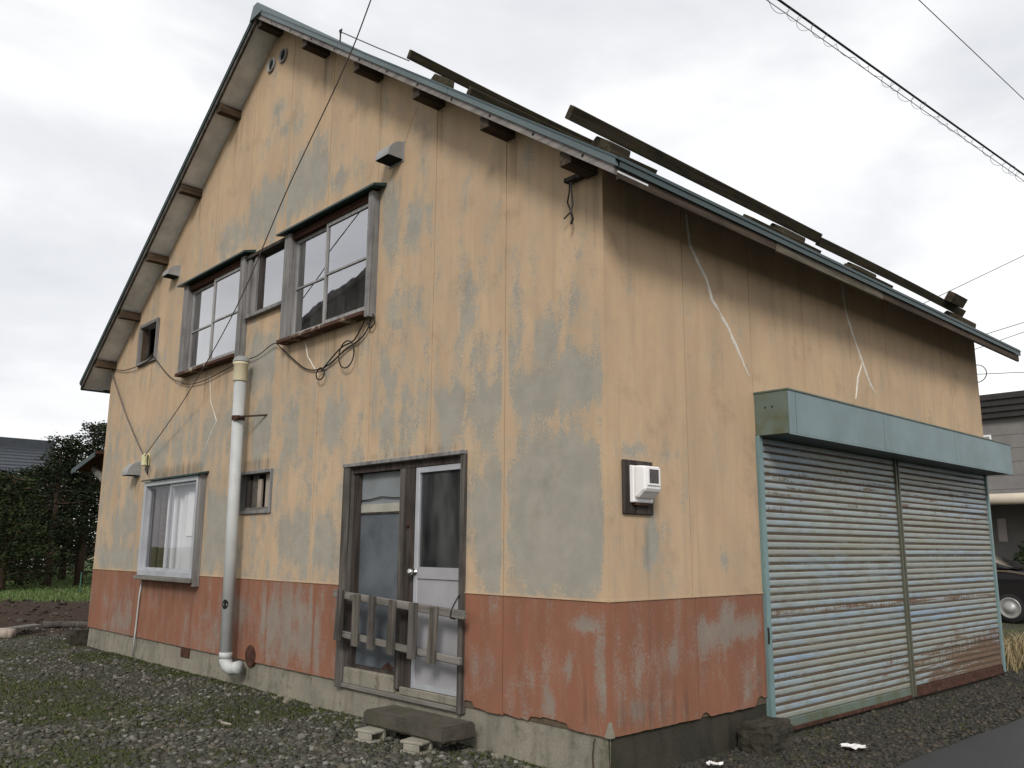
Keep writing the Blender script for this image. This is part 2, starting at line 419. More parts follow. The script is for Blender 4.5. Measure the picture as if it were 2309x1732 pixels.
def mat_sill():
    n = NT('rust_streaked_sill_metal'); p = n.pos()
    a = n.noise(n.map(p, (4.5, 4, 3)), 1.0, 5, 0.6)
    c = n.mix(n.step(a, 0.57, 0.62), (0.06, 0.027, 0.017), (0.36, 0.32, 0.24))
    c = n.mix(n.math('MULTIPLY', n.step(n.noise(p, 18, 4, 0.6), 0.42, 0.6), 0.8), c, (0.07, 0.031, 0.018))
    return n.col(c, 0.75)
M_SILL = mat_sill()

def mat_gravel_ground():
    n = NT('yard_ground'); p = n.pos(); x, y, z = n.xyz(p)
    st = n.n('ShaderNodeTexVoronoi'); n.put(st.inputs['Vector'], p); st.inputs['Scale'].default_value = 42
    a = n.noise(p, 0.75, 5, 0.6); f = n.noise(p, 22, 4, 0.6)
    g = n.mix(f, (0.026, 0.024, 0.016), (0.066, 0.062, 0.044))
    q = n.n('ShaderNodeSeparateColor'); n.t.links.new(st.outputs['Color'], q.inputs[0])
    g = n.mix(n.math('MULTIPLY', q.outputs[0], 0.5), g, (0.085, 0.083, 0.072))
    moss = n.step(n.math('ADD', a, n.math('MULTIPLY', n.math('SUBTRACT', f, 0.5), 0.35)), 0.45, 0.58)
    g = n.mix(n.math('MULTIPLY', moss, 0.75), g, n.mix(n.noise(p, 7, 3, 0.6), (0.056, 0.052, 0.019), (0.055, 0.075, 0.022)))
    # bare soil bank and the meadow behind it
    xb = n.math('ADD', x, n.math('MULTIPLY', n.math('SUBTRACT', n.noise(p, 0.9, 4, 0.6), 0.5), 1.2))
    soil = n.math('SUBTRACT', 1.0, n.step(xb, -12.0, -11.6))
    meadow = n.math('SUBTRACT', 1.0, n.step(xb, -14.75, -14.4))
    g = n.mix(soil, g, n.mix(n.noise(p, 6, 5, 0.65), (0.028, 0.018, 0.013), (0.062, 0.042, 0.03)))
    g = n.mix(meadow, g, n.mix(n.noise(p, 3, 4, 0.6), (0.045, 0.07, 0.02), (0.085, 0.12, 0.04)))
    n.bump(n.math('ADD', f, n.math('MULTIPLY', st.outputs['Distance'], -1.2)), 0.7, 0.02)
    return n.col(g, 0.95, spec=0.15)
M_GROUND = mat_gravel_ground()

def mat_asphalt():
    n = NT('wet_asphalt'); p = n.pos()
    f = n.noise(p, 160, 2, 0.7); a = n.noise(p, 1.3, 4, 0.6)
    c = n.mix(f, (0.018, 0.018, 0.018), (0.05, 0.051, 0.051))
    c = n.mix(n.math('MULTIPLY', n.step(a, 0.4, 0.7), 0.3), c, (0.055, 0.055, 0.054))
    n.bump(f, 0.5, 0.004)
    return n.col(c, n.lin(a, 0.3, 0.7, 0.5, 0.8), spec=0.4)
M_ASPH = mat_asphalt()

def mat_stones(name, cs):
    n = NT(name); r = n.island(); p = n.pos()
    q = n.n('ShaderNodeValToRGB'); n.put(q.inputs['Fac'], r)
    el = q.color_ramp.elements
    el[0].position = 0; el[0].color = (*cs[0], 1); el[1].position = 1; el[1].color = (*cs[-1], 1)
    for i, c in enumerate(cs[1:-1]):
        w = el.new((i + 1) / (len(cs) - 1)); w.color = (*c, 1)
    c = n.mix(n.lin(n.noise(p, 45, 3, 0.6), 0.3, 0.7, 0, 0.5), q.outputs['Color'], (0.05, 0.047, 0.04))
    return n.col(c, 0.9, spec=0.2)
M_STONES = mat_stones('crushed_stone', [(0.032, 0.032, 0.026), (0.062, 0.062, 0.051), (0.10, 0.098, 0.083), (0.045, 0.041, 0.031), (0.24, 0.235, 0.205), (0.075, 0.06, 0.042), (0.05, 0.056, 0.045), (0.065, 0.068, 0.048), (0.13, 0.115, 0.085), (0.04, 0.04, 0.035)])
M_STONED = mat_stones('dark_roadside_stone', [(0.018, 0.017, 0.015), (0.032, 0.030, 0.026), (0.05, 0.048, 0.042), (0.024, 0.021, 0.018), (0.10, 0.082, 0.058), (0.028, 0.027, 0.025)])

def mat_leaf(name, c1, c2, c3, rough=0.7):
    n = NT(name); r = n.island()
    q = n.n('ShaderNodeValToRGB'); n.put(q.inputs['Fac'], r); el = q.color_ramp.elements
    el[0].color = (*c1, 1); el[1].color = (*c3, 1); w = el.new(0.6); w.color = (*c2, 1)
    n.b.inputs['Subsurface Weight'].default_value = 0.0
    return n.col(q.outputs['Color'], rough, spec=0.15)
M_GRASS = mat_leaf('meadow_grass_blade', (0.045, 0.075, 0.02), (0.085, 0.125, 0.035), (0.17, 0.20, 0.085))
M_MOSS = mat_leaf('yard_weed_blade', (0.028, 0.038, 0.010), (0.05, 0.07, 0.018), (0.085, 0.078, 0.028))
M_STRAW = mat_leaf('dry_straw_blade', (0.18, 0.14, 0.07), (0.28, 0.22, 0.12), (0.36, 0.29, 0.17))
M_NEEDLE = mat_leaf('dark_conifer_needles', (0.007, 0.012, 0.005), (0.013, 0.021, 0.008), (0.026, 0.036, 0.011))
M_NEEDLE2 = mat_leaf('olive_conifer_needles', (0.010, 0.017, 0.006), (0.019, 0.029, 0.009), (0.040, 0.048, 0.014))
M_BARK = mat_wood('reddish_bark', (0.05, 0.03, 0.022), (0.12, 0.08, 0.06), 2, 25)
M_PALEWOOD = mat_wood('bleached_stump_wood', (0.20, 0.165, 0.135), (0.40, 0.34, 0.28), 2, 22)

# ------------------------------------------------------------------ ground and road
def ground_z(x, y):
    b = 0.0
    if x < -11.9:
        t = min(1.0, (-11.9 - x) / 2.4); b = 0.36 * t * t * (3 - 2 * t)
    base = -0.262 + b
    if x > 0.7: base -= 0.018 * min(1, (x - 0.7) / 0.3)
    if abs(x) < 30 and abs(y) < 30 and not (-9.8 < x < 0.0 and 0.05 < y < 7.0):
        amp = 0.022 if x > -11.9 else 0.07
        if x > 0.95: amp = 0.0
        base += amp * mnoise.noise(Vector((x * 0.8, y * 0.8, 0.3))) + amp * 0.5 * mnoise.noise(Vector((x * 2.6, y * 2.6, 4.3)))
    return base

def axis(lo, hi, dense_lo, dense_hi, d):
    a = list(np.arange(dense_lo, dense_hi + 1e-6, d))
    s = d
    p = dense_hi
    while p < hi: s *= 1.35; p += s; a.append(min(p, hi))
    s = d; p = dense_lo
    while p > lo: s *= 1.35; p -= s; a.insert(0, max(p, lo))
    return a
gx = axis(-700, 700, -16, 3.5, 0.25); gy = axis(-700, 900, -6, 12, 0.25)
gv = [(x, y, ground_z(x, y)) for x in gx for y in gy]
ny = len(gy)
gf = [(i*ny+j, (i+1)*ny+j, (i+1)*ny+j+1, i*ny+j+1) for i in range(len(gx)-1) for j in range(ny-1)]
g = mesh_obj('ground', gv, gf, M_GROUND, None, True); tag(g, kind='structure')

# road: a worn asphalt strip running past the shutter side of the house
rv, rf = [], []
rys = axis(-60, 120, -6, 14, 0.4)
for j, y in enumerate(rys):
    e0 = 0.97 + 0.05 * mnoise.noise(Vector((0, y * 1.7, 1.0))) + 0.02 * mnoise.noise(Vector((0, y * 6, 7.0)))
    for x in (e0, e0 + 0.05, 2.4, 4.0, 6.4): rv.append((x, y, -0.270 if x == e0 else -0.258 if x < 1.2 else -0.248))
for j in range(len(rys)-1):
    for i in range(4): rf.append((j*5+i, j*5+i+1, (j+1)*5+i+1, (j+1)*5+i))
tag(mesh_obj('road', rv, rf, M_ASPH, None, True), kind='structure')

# ------------------------------------------------------------------ the house
W, L = 9.86, 7.08
XA, ZA, SR, SL = -4.98, 7.22, 0.695, 0.708
OY, OX, TH = 0.31, 0.39, 0.122
def sof(x): return ZA - SR * (x - XA) if x > XA else ZA - SL * (XA - x)

house = empty('old_house', (-4.93, 3.54, -0.26), 'old two-storey gabled house with peeling tan walls and orange base band', 'house')

WEAR_GABLE = [(-10.3, 0.4, 0.4, 3.0, 0.34), (-10.3, 0.4, 2.6, 5.4, 0.18), (-0.93, -0.02, 0.83, 1.91, 1), (-1.34, -0.93, 0.85, 1.78, 0.85), (-0.69, -0.34, 2.39, 2.91, 0.6), (-0.94, -0.01, 2.05, 2.48, 0.85), (-1.83, -1.42, 1.94, 2.44, 0.95), (-1.42, -0.98, 1.96, 2.53, 0.8), (-1.58, -1.31, 2.74, 3.34, 0.7), (-2.67, -2.43, 3.68, 4.5, 0.75), (-2.3, -1.97, 3.67, 4.24, 0.8), (-2.5, -2.19, 2.83, 3.51, 0.6), (-2.18, -2.08, 2.88, 3.29, 0.6), (-4.83, -3.66, 4.71, 5.35, 0.95), (-3.67, -3.01, 4.65, 4.98, 0.5), (-5.49, -4.73, 4.58, 5.29, 0.85), (-6.36, -5.38, 4.55, 5.04, 0.6), (-5.35, -4.53, 2.78, 3.48, 0.85), (-5.13, -4.44, 2.02, 2.78, 0.65), (-4.39, -3.92, 1.98, 2.7, 0.4), (-3.65, -3.19, 1.93, 2.69, 0.5), (-6.13, -5.41, 0.82, 1.83, 0.7), (-4.45, -3.19, 0.85, 1.6, 0.6), (-6.47, -5.34, 2.04, 2.81, 0.55), (-9.37, -8.2, 1.14, 1.78, 0.7), (-9.69, -8.09, 0.8, 1.2, 0.75), (-7.93, -6.44, 2.12, 2.6, 0.6), (-2.92, -2.08, 2.01, 2.4, 0.5), (-3.21, -2.98, 1.45, 1.68, 0.7), (-3.21, -1.46, 1.89, 2.01, 0.35), (-0.96, -0.91, 2.11, 3.04, 0.5), (-3.0, -2.69, 3.17, 3.63, 0.3), (-9.34, -7.9, 1.76, 2.94, 0.3), (-8.8, -7.11, 2.83, 4.86, 0.22), (-5.29, -4.27, 5.54, 6.44, 0.35), (-4.43, -4.23, 3.25, 3.77, 0.4), (-1.91, -1.82, 1.97, 3.74, 0.4)]
WEAR_SIDE = [(0.03, 0.16, 0.84, 1.86, 0.45), (0.37, 0.55, 1.03, 1.37, 0.75), (1.21, 1.37, 0.99, 1.14, 0.6), (0.05, 0.88, 1.73, 1.88, 0.35), (0.15, 0.44, 1.72, 1.85, 0.6), (0.63, 0.9, 0.85, 1.59, 0.22)]
WEAR_BAND_GABLE = [(-4.64, -3.4, 0.03, 0.76, 0.75), (-6.7, -5.47, -0.17, 0.58, 0.4), (-5.5, -4.65, 0.11, 0.72, 0.45), (-0.34, -0.01, 0.61, 0.72, 0.75), (-0.12, -0.0, 0.0, 0.7, 0.7), (-0.6, -0.47, -0.01, 0.25, 0.65), (-0.73, -0.62, 0.18, 0.39, 0.5), (-0.38, -0.3, 0.28, 0.51, 0.5), (-9.4, -8.08, -0.14, 0.61, 0.5), (-7.8, -5.43, -0.25, 0.03, 0.35), (-1.37, -1.21, 0.1, 0.52, 0.5), (-1.21, -1.01, 0.19, 0.44, 0.4), (-3.48, -3.2, 0.17, 0.7, 0.35), (-0.92, -0.78, 0.59, 0.74, 0.4), (-0.69, -0.6, 0.42, 0.57, 0.4)]
WEAR_BAND_SIDE = [(0.92, 1.82, 0.47, 0.67, 0.85), (0.39, 0.85, 0.28, 0.57, 0.55), (1.21, 1.52, 0.64, 0.8, 0.5), (0.02, 0.13, -0.02, 0.73, 0.5), (0.2, 0.34, 0.23, 0.52, 0.4), (1.54, 1.8, 0.02, 0.48, 0.5), (0.1, 0.78, 0.04, 0.21, 0.4)]

# runs of dirt below sills, purlin ends and fittings, moss over the window heads
GRIME_G = [(-4.45, -2.75, 2.85, 3.3, 0.42), (-7.1, -5.4, 2.9, 3.32, 0.36), (-7.9, -6.2, 1.98, 2.16, 0.62), (-5.3, -4.5, 1.93, 2.08, 0.6), (-7.9, -6.1, 0.45, 0.78, 0.5), (-4.95, -4.55, 0.02, 0.5, 0.4), (-5.2, -4.8, 0.0, 0.8, 0.4), (-2.65, -2.3, 4.2, 4.68, 0.34), (-8.55, -8.2, 1.7, 2.12, 0.45), (-3.2, -1.4, 1.86, 1.98, 0.4), (-0.3, 0.1, 0.0, 0.3, 0.4), (-9.9, -9.5, 0.0, 0.6, 0.3), (-8.8, -8.0, 3.2, 3.68, 0.28), (-5.4, -4.4, 3.3, 3.72, 0.3)] + [(x - 0.14, x + 0.14, sof(x) - 0.6, sof(x) + 0.1, 0.42) for x in (-0.09, -0.94, -1.84, -2.82, -3.87, -5.97, -7.0, -7.98, -8.88)]
GRIME_S = [(0.14, 0.5, 0.95, 1.42, 0.4), (-0.1, 0.95, -0.1, 0.28, 0.42), (1.5, 1.9, -0.1, 0.4, 0.42), (0.3, 0.9, 0.35, 0.8, 0.26), (1.75, 1.9, 0.8, 2.1, 0.3)]
def wear_at(lst, a, z, base=0.0):
    w = base
    for (a0, a1, z0, z1, s) in lst:
        fa = min(a - a0, a1 - a); fz = min(z - z0, z1 - z)
        ea = min(0.16, 0.4 * (a1 - a0)); ez = min(0.26, 0.42 * (z1 - z0))
        ka = max(0, min(1, 0.5 + fa / (2 * ea))); kz = max(0, min(1, 0.5 + fz / (2 * ez)))
        w = max(w, s * ka * kz)
    return w

def panel(name, plane, a0, a1, z0, topf, botf, holes, wear, mat, parent, step=0.085, depth=0.014, base=0.0):
    """sheet of cladding; plane 'g' lies in y=0 (a = x), plane 's' in x=0 (a = y); openings left out"""
    xs = {a0, a1}; zs = {z0}
    ztop = max(topf(a0), topf(a1), topf((a0+a1)/2))
    for h in holes:
        for a in h[:2]:
            if a0 < a < a1: xs.add(a)
        for z in h[2:4]:
            if z0 < z < ztop: zs.add(z)
    if plane == 'g' and a0 < XA < a1: xs.add(XA)
    if a1 - a0 > 0.2 and step < 1: xs |= {a0 + 0.012, a0 + 0.045, a1 - 0.045, a1 - 0.012}
    xs = sorted(xs); zs = sorted(zs) + [ztop]
    def fill(l):
        o = []
        for p, q in zip(l[:-1], l[1:]):
            k = max(1, int(math.ceil((q - p) / step)))
            o += [p + (q - p) * i / k for i in range(k)]
        return o + [l[-1]]
    xs = fill(xs); zs = fill(zs)
    bm = bmesh.new(); lay = bm.verts.layers.float.new('wear'); lay2 = bm.verts.layers.float.new('grime'); vm = {}
    def vert(i, j):
        if (i, j) not in vm:
            a = xs[i]; z = min(max(zs[j], botf(a)), topf(a))
            v = bm.verts.new((a, 0.0, z) if plane == 'g' else (0.0, a, z))
            ed = min(a - a0, a1 - a)
            v[lay] = wear_at(wear, a, z, base)*(0.35 if ed < 0.02 else 1.0); v[lay2] = wear_at(GRIME_G if plane == 'g' else GRIME_S, a, z); vm[(i, j)] = v
        return vm[(i, j)]
    for i in range(len(xs)-1):
        for j in range(len(zs)-1):
            ca = (xs[i]+xs[i+1])/2; cz = (zs[j]+zs[j+1])/2
            if any(h[0] < ca < h[1] and h[2] < cz < h[3] for h in holes): continue
            if zs[j] >= topf(xs[i]) and zs[j] >= topf(xs[i+1]): continue
            if zs[j+1] <= botf(xs[i]) and zs[j+1] <= botf(xs[i+1]): continue
            q = [vert(i, j), vert(i+1, j), vert(i+1, j+1), vert(i, j+1)]
            if plane == 's': pass
            try: bm.faces.new(q)
            except ValueError: pass
    bmesh.ops.remove_doubles(bm, verts=bm.verts, dist=1e-5)
    be = [e_ for e_ in bm.edges if e_.is_boundary]
    ex = bmesh.ops.extrude_edge_only(bm, edges=be)
    off = Vector((0, depth, 0)) if plane == 'g' else Vector((-depth, 0, 0))
    bmesh.ops.translate(bm, vec=off, verts=[v for v in ex['geom'] if isinstance(v, bmesh.types.BMVert)])
    bmesh.ops.recalc_face_normals(bm, faces=bm.faces)
    me = bpy.data.meshes.new(name); bm.to_mesh(me); bm.free(); me.materials.append(mat)
    # outward facing
    o = bpy.data.objects.new(name, me)
    return link(o, parent)

GHOLES = [(-4.40, -2.77, 3.27, 4.44), (-7.07, -5.39, 3.29, 4.45), (-5.33, -4.43, 3.71, 4.43), (-8.73, -8.08, 3.68, 4.24),
          (-7.85, -6.22, 0.77, 1.96), (-5.25, -4.55, 1.51, 1.93), (-3.12, -1.42, -0.02, 1.86)]
BAND = 0.82
GAP = 0.0034
joints_up = [0, -0.985, -1.888, -2.79, -3.70, -4.61, -5.52, -6.43, -7.34, -8.25, -9.16, -W]
joints_lo = [0, -0.985, -1.42, -3.12, -3.585, -4.495, -5.405, -6.315, -7.225, -8.135, -9.045, -W]
no_bot = lambda a: -9.0
def ragged(a):
    if -1.42 < a < -0.30:
        b = 0.010 + 0.016 * mnoise.noise(Vector((a * 9, 1.3, 0))) + 0.010 * mnoise.noise(Vector((a * 31, 2.2, 0)))
        if -1.42 < a < -1.30: b += 0.035
        if -1.16 < a < -0.98: b -= 0.012
        if -0.72 < a < -0.36: b += 0.028
        return max(0.0, b)
    return 0.004 * mnoise.noise(Vector((a * 14, 0, 0)))
for a1, a0 in zip(joints_up[:-1], joints_up[1:]):
    panel('wall_panel', 'g', a0 + GAP, a1 - GAP, BAND + 0.004, lambda a: sof(a) + 0.015, no_bot, GHOLES, WEAR_GABLE, M_TAN, house, base=0.09)
for a1, a0 in zip(joints_lo[:-1], joints_lo[1:]):
    if a0 < -1.5 and a1 > -3.0: continue
    st = 0.03 if a1 > -1.5 else 0.085
    panel('base_panel', 'g', a0 + GAP, a1 - GAP, -0.03, lambda a: BAND - 0.004, ragged, GHOLES, WEAR_BAND_GABLE, M_ORG, house, step=st, base=0.17)
SHOLES = [(1.84, 6.99, -0.5, 2.06)]
joints_s = [0, 0.912, 1.84, 2.72, 3.63, 4.45, 5.33, 6.17, L]
def ragged_s(a):
    b = 0.006 * mnoise.noise(Vector((a * 13, 5, 0)))
    if 0.98 < a < 1.06: b += 0.03
    if 1.66 < a < 1.84: b += 0.05 + 0.03 * mnoise.noise(Vector((a * 30, 5, 0)))
    return b
for a0, a1 in zip(joints_s[:-1], joints_s[1:]):
    panel('wall_panel', 's', a0 + GAP, a1 - GAP, BAND + 0.004, lambda a: sof(0) + 0.015, no_bot, SHOLES, WEAR_SIDE, M_TAN, house, base=0.02)
for a0, a1 in ((0, 0.945), (0.945, 1.84)):
    panel('base_panel', 's', a0 + GAP, a1 - GAP, -0.03, lambda a: BAND - 0.004, ragged_s, SHOLES, WEAR_BAND_SIDE, M_ORG, house, step=0.045, base=0.14)
# light drip strip between the tan and the orange sheets
for a0, a1 in ((-W, -7.87), (-6.2, -3.12), (-1.42, 0.004)): box('drip_strip', a0, a1, -0.007, 0.004, BAND - 0.006, BAND + 0.005, M_TAN, house)
box('drip_strip', -0.004, 0.0065, 0.0045, 1.84, BAND - 0.006, BAND + 0.005, M_TAN, house)
# corner bead
MB().box(-0.012, 0.0035, -0.0035, 0.012, BAND + 0.006, sof(0) - 0.01).build('corner_bead', M_TAN, house)
MB().box(-0.012, 0.0035, -0.0035, 0.012, 0.0, BAND - 0.007).build('corner_bead', M_ORG, house)

# backing sheet behind the joints, with the same openings
def backing(name, plane, a0, a1, z0, topf, holes, off, mat):
    o = panel(name, plane, a0, a1, z0, topf, no_bot, holes, [], mat, house, step=3.0, depth=0.12)
    o.data.transform(Matrix.Translation((0, off, 0) if plane == 'g' else (-off, 0, 0)))
    return o
backing('wall_core', 'g', -W + 0.02, -0.02, 0.0, lambda a: sof(a) + 0.01, GHOLES, 0.013, M_CRACK)
backing('wall_core', 's', 0.14, L - 0.02, 0.0, lambda a: sof(0) + 0.01, SHOLES, 0.013, M_CRACK)
# the two walls turned away from the road
MB().box(-W, -W + 0.12, 0.012, L, 0.0, sof(-W) + 0.01).build('end_wall', M_TAN, house)
mbw = MB(); bv = [(-W + 0.121, L, 0), (-0.001, L, 0), (-0.001, L, sof(0)), (XA, L, ZA), (-W + 0.121, L, sof(-W))]
mbw.add(bv + [(x, L - 0.12, z) for x, y, z in bv], [(0,1,2,3,4), (9,8,7,6,5)]).build('back_wall', M_TAN, house)

# foundation
fb = MB()
def found_seg(x0, x1, n):
    vv = []; ff = []
    for i in range(n+1):
        x = x0 + (x1-x0)*i/n
        for k, (z, y) in enumerate(((0.005, 0.022), (-0.12, 0.018), (-0.24, 0.012), (-0.55, 0.0))):
            y2 = y + 0.006*mnoise.noise(Vector((x*3, z*6, 0)))
            vv.append((x, y2, z))
    for i in range(n):
        for k in range(3): ff.append((i*4+k, i*4+k+1, i*4+k+5, i*4+k+4))
    fb.add(vv, ff)
found_seg(-W + 0.02, -0.012, 90)
fb.build('foundation', M_CONC, house, True)
MB().box(-3.10, -1.425, 0.005, 0.30, -0.55, -0.005).build('foundation', M_CONC, house, bevel=0.006)
sf = MB(); vv = []; ff = []
for i in range(25):
    y = -0.012 + 1.86*i/24
    for z, x in ((0.004, -0.022), (-0.12, -0.016), (-0.25, -0.010), (-0.55, 0.0)):
        vv.append((x + 0.006*mnoise.noise(Vector((y*3, z*6, 3))), y + (0.02 if i == 0 else 0), z))
for i in range(24):
    for k in range(3): ff.append((i*4+k, i*4+k+1, i*4+k+5, i*4+k+4))
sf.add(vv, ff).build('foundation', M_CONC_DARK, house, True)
MB().box(-W + 0.01, -W + 0.1, 0.03, L, -0.55, 0.0).build('foundation', M_CONC, house)
# plaster crumbs and fallen render at the foot of the wall near the door
cb = MB()
for i in range(46):
    x = -4.4 + 4.1 * random.random(); s_ = 0.010 + 0.03 * random.random()**2
    pz = ground_z(x, -0.05); yy = -0.03 - 0.09 * random.random()
    pts = []
    for k in range(8):
        c = Vector((-1 if k & 1 else 1, -1 if k & 2 else 1, -1 if k & 4 else 1))
        pts.append(Vector((x, yy, pz + s_*0.25)) + Vector((c.x*s_*(0.7+0.6*random.random()), c.y*s_*0.6, c.z*s_*0.45)))
    cb.hexa([pts[0], pts[1], pts[3], pts[2], pts[4], pts[5], pts[7], pts[6]])
tag(cb.build('rubble', M_CONC, None), 'broken crumbs of grey render along the foot of the gable', 'rubble', kind='stuff')

# chipped corner piece of the base band
MB().hexa([Vector(p) for p in ((-0.045,-0.004,-0.004),(0.0055,-0.0055,-0.006),(0.004,0.045,-0.004),(-0.02,0.03,0.0),(-0.012,-0.0045,0.085),(0.005,-0.005,0.10),(0.005,0.016,0.09),(-0.012,0.012,0.08))]).build('corner_cap', M_CONC, house, bevel=0.002)

# hairline and joint cracks on the gable
def ribbon(name, plane, pts, w, mat, off=0.0025, jit=0.006):
    vv = []; ff = []
    fine = []
    for p, q in zip(pts[:-1], pts[1:]):
        k = max(2, int(math.dist(p, q) / 0.03))
        fine += [(p[0]+(q[0]-p[0])*i/k + jit*mnoise.noise(Vector((p[0]*9+i*0.6, p[1]*5, 0))), p[1]+(q[1]-p[1])*i/k) for i in range(k)]
    fine.append(pts[-1])
    for i, (a, z) in enumerate(fine):
        ww = w * (0.75 + 0.5*mnoise.noise(Vector((i*0.35, w*90, 2)))) * min(1, 0.35 + 4*min(i, len(fine)-1-i)/len(fine))
        for s, d in ((-1, 0), (-0.5, 1), (0.5, 1), (1, 0)):
            vv.append((a + s*ww/2, -off*d + 0.0005, z) if plane == 'g' else (off*d - 0.0005, a + s*ww/2, z))
    for i in range(len(fine)-1):
        for k in range(3): ff.append((i*4+k, i*4+k+1, i*4+k+5, i*4+k+4))
    return mesh_obj(name, vv, ff, mat, house)
ribbon('sealant_line', 's', [(0.985,3.70),(1.03,3.45),(1.24,3.22),(1.30,3.08),(1.52,2.88),(1.66,2.70),(1.79,2.53)], 0.056, M_SEAL, 0.006)
ribbon('sealant_line', 's', [(3.55,3.70),(3.60,3.42),(3.74,3.18),(3.88,2.98),(4.0,2.80),(4.15,2.65)], 0.05, M_SEAL, 0.006)
ribbon('sealant_line', 's', [(3.87,2.96),(3.76,2.80),(3.68,2.58)], 0.04, M_SEAL, 0.006)
ribbon('sealant_line', 'g', [(-4.02,3.22),(-3.95,3.05),(-3.72,2.82)], 0.026, M_SEAL, 0.004)
ribbon('sealant_line', 'g', [(-6.29,3.2),(-6.2,2.85),(-6.0,2.6),(-6.15,2.45),(-6.3,2.25)], 0.018, M_SEAL, 0.004)
ribbon('sealant_line', 'g', [(-2.72,3.2),(-2.5,2.92),(-2.42,2.78),(-2.15,2.5)], 0.008, M_PALEWOOD, 0.002)
ribbon('wall_crack', 'g', [(-2.18,5.12),(-2.28,4.98),(-2.38,4.79)], 0.006, M_CRACK, 0.002)
ribbon('wall_crack', 'g', [(-2.52,4.62),(-2.6,4.52),(-2.72,4.44)], 0.007, M_CRACK, 0.002)
ribbon('wall_crack', 'g', [(-0.13,-0.02),(-0.15,-0.12),(-0.14,-0.26)], 0.006, M_CRACK, -0.012)

# ---- roof
roofp = house
def slope_slab(name, x0, x1, y0, y1, d0, d1, mat, parent=None, bevel=0.0):
    p = [(x0,y0,sof(x0)+d0),(x1,y0,sof(x1)+d0),(x1,y1,sof(x1)+d0),(x0,y1,sof(x0)+d0),
         (x0,y0,sof(x0)+d1),(x1,y0,sof(x1)+d1),(x1,y1,sof(x1)+d1),(x0,y1,sof(x0)+d1)]
    return MB().hexa(p).build(name, mat, parent or house, False, bevel)
YB = L + 0.36
slope_slab('roof_sheet', XA + 0.001, OX + 0.02, -OY - 0.02, YB + 0.02, TH - 0.012, TH, M_ROOF)
slope_slab('roof_sheet', -W - OX - 0.02, XA - 0.001, -OY - 0.02, YB + 0.02, TH - 0.012, TH, M_ROOF)
slope_slab('roof_deck', XA + 0.001, OX - 0.035, -OY + 0.03, YB - 0.03, 0.034, TH - 0.014, M_WOODD)
slope_slab('roof_deck', -W - OX + 0.035, XA - 0.001, -OY + 0.03, YB - 0.03, 0.034, TH - 0.014, M_WOODD)
# ridge cap
MB().hexa([(XA-0.13,-OY-0.035,sof(XA-0.13)+TH-0.03),(XA+0.13,-OY-0.035,sof(XA+0.13)+TH-0.03),(XA+0.13,YB+0.03,sof(XA+0.13)+TH-0.03),(XA-0.13,YB+0.03,sof(XA-0.13)+TH-0.03),
           (XA-0.05,-OY-0.035,ZA+TH+0.045),(XA+0.05,-OY-0.035,ZA+TH+0.045),(XA+0.05,YB+0.03,ZA+TH+0.045),(XA-0.05,YB+0.03,ZA+TH+0.045)]).build('ridge_cap', M_FLASH, house)
# rake trim, in the lengths seen on the front
cuts = [XA + 0.03, -3.1, -1.35, OX + 0.004]
for x0, x1 in zip(cuts[:-1], cuts[1:]):
    slope_slab('rake_flashing', x0 + 0.003, x1 - 0.003, -OY - 0.016, -OY + 0.012, 0.058 + 0.002*random.random(), TH + 0.006, M_FLASH)
cuts = [XA + 0.01, -2.5, OX - 0.02]
for x0, x1 in zip(cuts[:-1], cuts[1:]):
    slope_slab('barge_board', x0 + 0.003, x1 - 0.003, -OY, -OY + 0.028, -0.004, 0.066, M_BARGE)
cuts = [-W - OX - 0.004, -7.6, XA - 0.03]
for x0, x1 in zip(cuts[:-1], cuts[1:]):
    slope_slab('rake_flashing', x0 + 0.003, x1 - 0.003, -OY - 0.016, -OY + 0.012, 0.066, TH + 0.006, M_HOOD)
    slope_slab('barge_board', x0 + 0.003, x1 - 0.003, -OY, -OY + 0.028, -0.004, 0.066, M_WOODV)
purl = [0.39, -0.09, -0.94, -1.84, -2.82, -3.87, XA, -5.97, -7.0, -7.98, -8.88, -9.72, -W - 0.39]
for x1, x0 in zip(purl[:-1], purl[1:]):
    slope_slab('soffit_board', x0 + 0.004, x1 - 0.004, -OY + 0.029, 0.016, 0.018, 0.032, M_SOFFIT)
for i, x in enumerate(purl[1:-1]):
    zz = sof(x)
    w = 0.052
    o = MB().box(x - w, x + w, -OY + 0.030, 0.02, zz - 0.095, zz + 0.016 - 0.0)
    o.build('purlin_end', M_WOODBRN if x < XA else M_WOODD, house, bevel=0.004)
# eaves along the shutter side and the far side
for k in range(8):
    y0 = -OY + 0.03 + k*0.97; y1 = min(y0 + 0.965, YB - 0.02)
    slope_slab('eave_soffit_board', 0.002, OX - 0.037, max(y0, 0.018), y1, 0.012, 0.026, M_SOFFITD)
zr = sof(OX)
MB().box(OX - 0.002, OX + 0.012, -OY + 0.02, YB, zr + 0.052, zr + TH + 0.004).build('eave_flashing', M_EAVE, house)
for k in range(4):
    y0 = -OY + 0.03 + k*1.93
    MB().box(OX - 0.034, OX - 0.006, y0, min(y0 + 1.92, YB - 0.02), zr - 0.018 - 0.004*(k % 2), zr + 0.056).build('eave_fascia', M_WOODD if k != 1 else M_SOFFITD, house, bevel=0.003)
zl = sof(-W - OX)
MB().box(-W - OX - 0.012, -W - OX + 0.002, -OY + 0.02, YB, zl - 0.005, zl + TH + 0.004).build('eave_flashing', M_EAVE, house)
slope_slab('eave_soffit_board', -W - OX + 0.037, -W - 0.002, 0.018, YB - 0.03, 0.012, 0.026, M_SOFFIT)
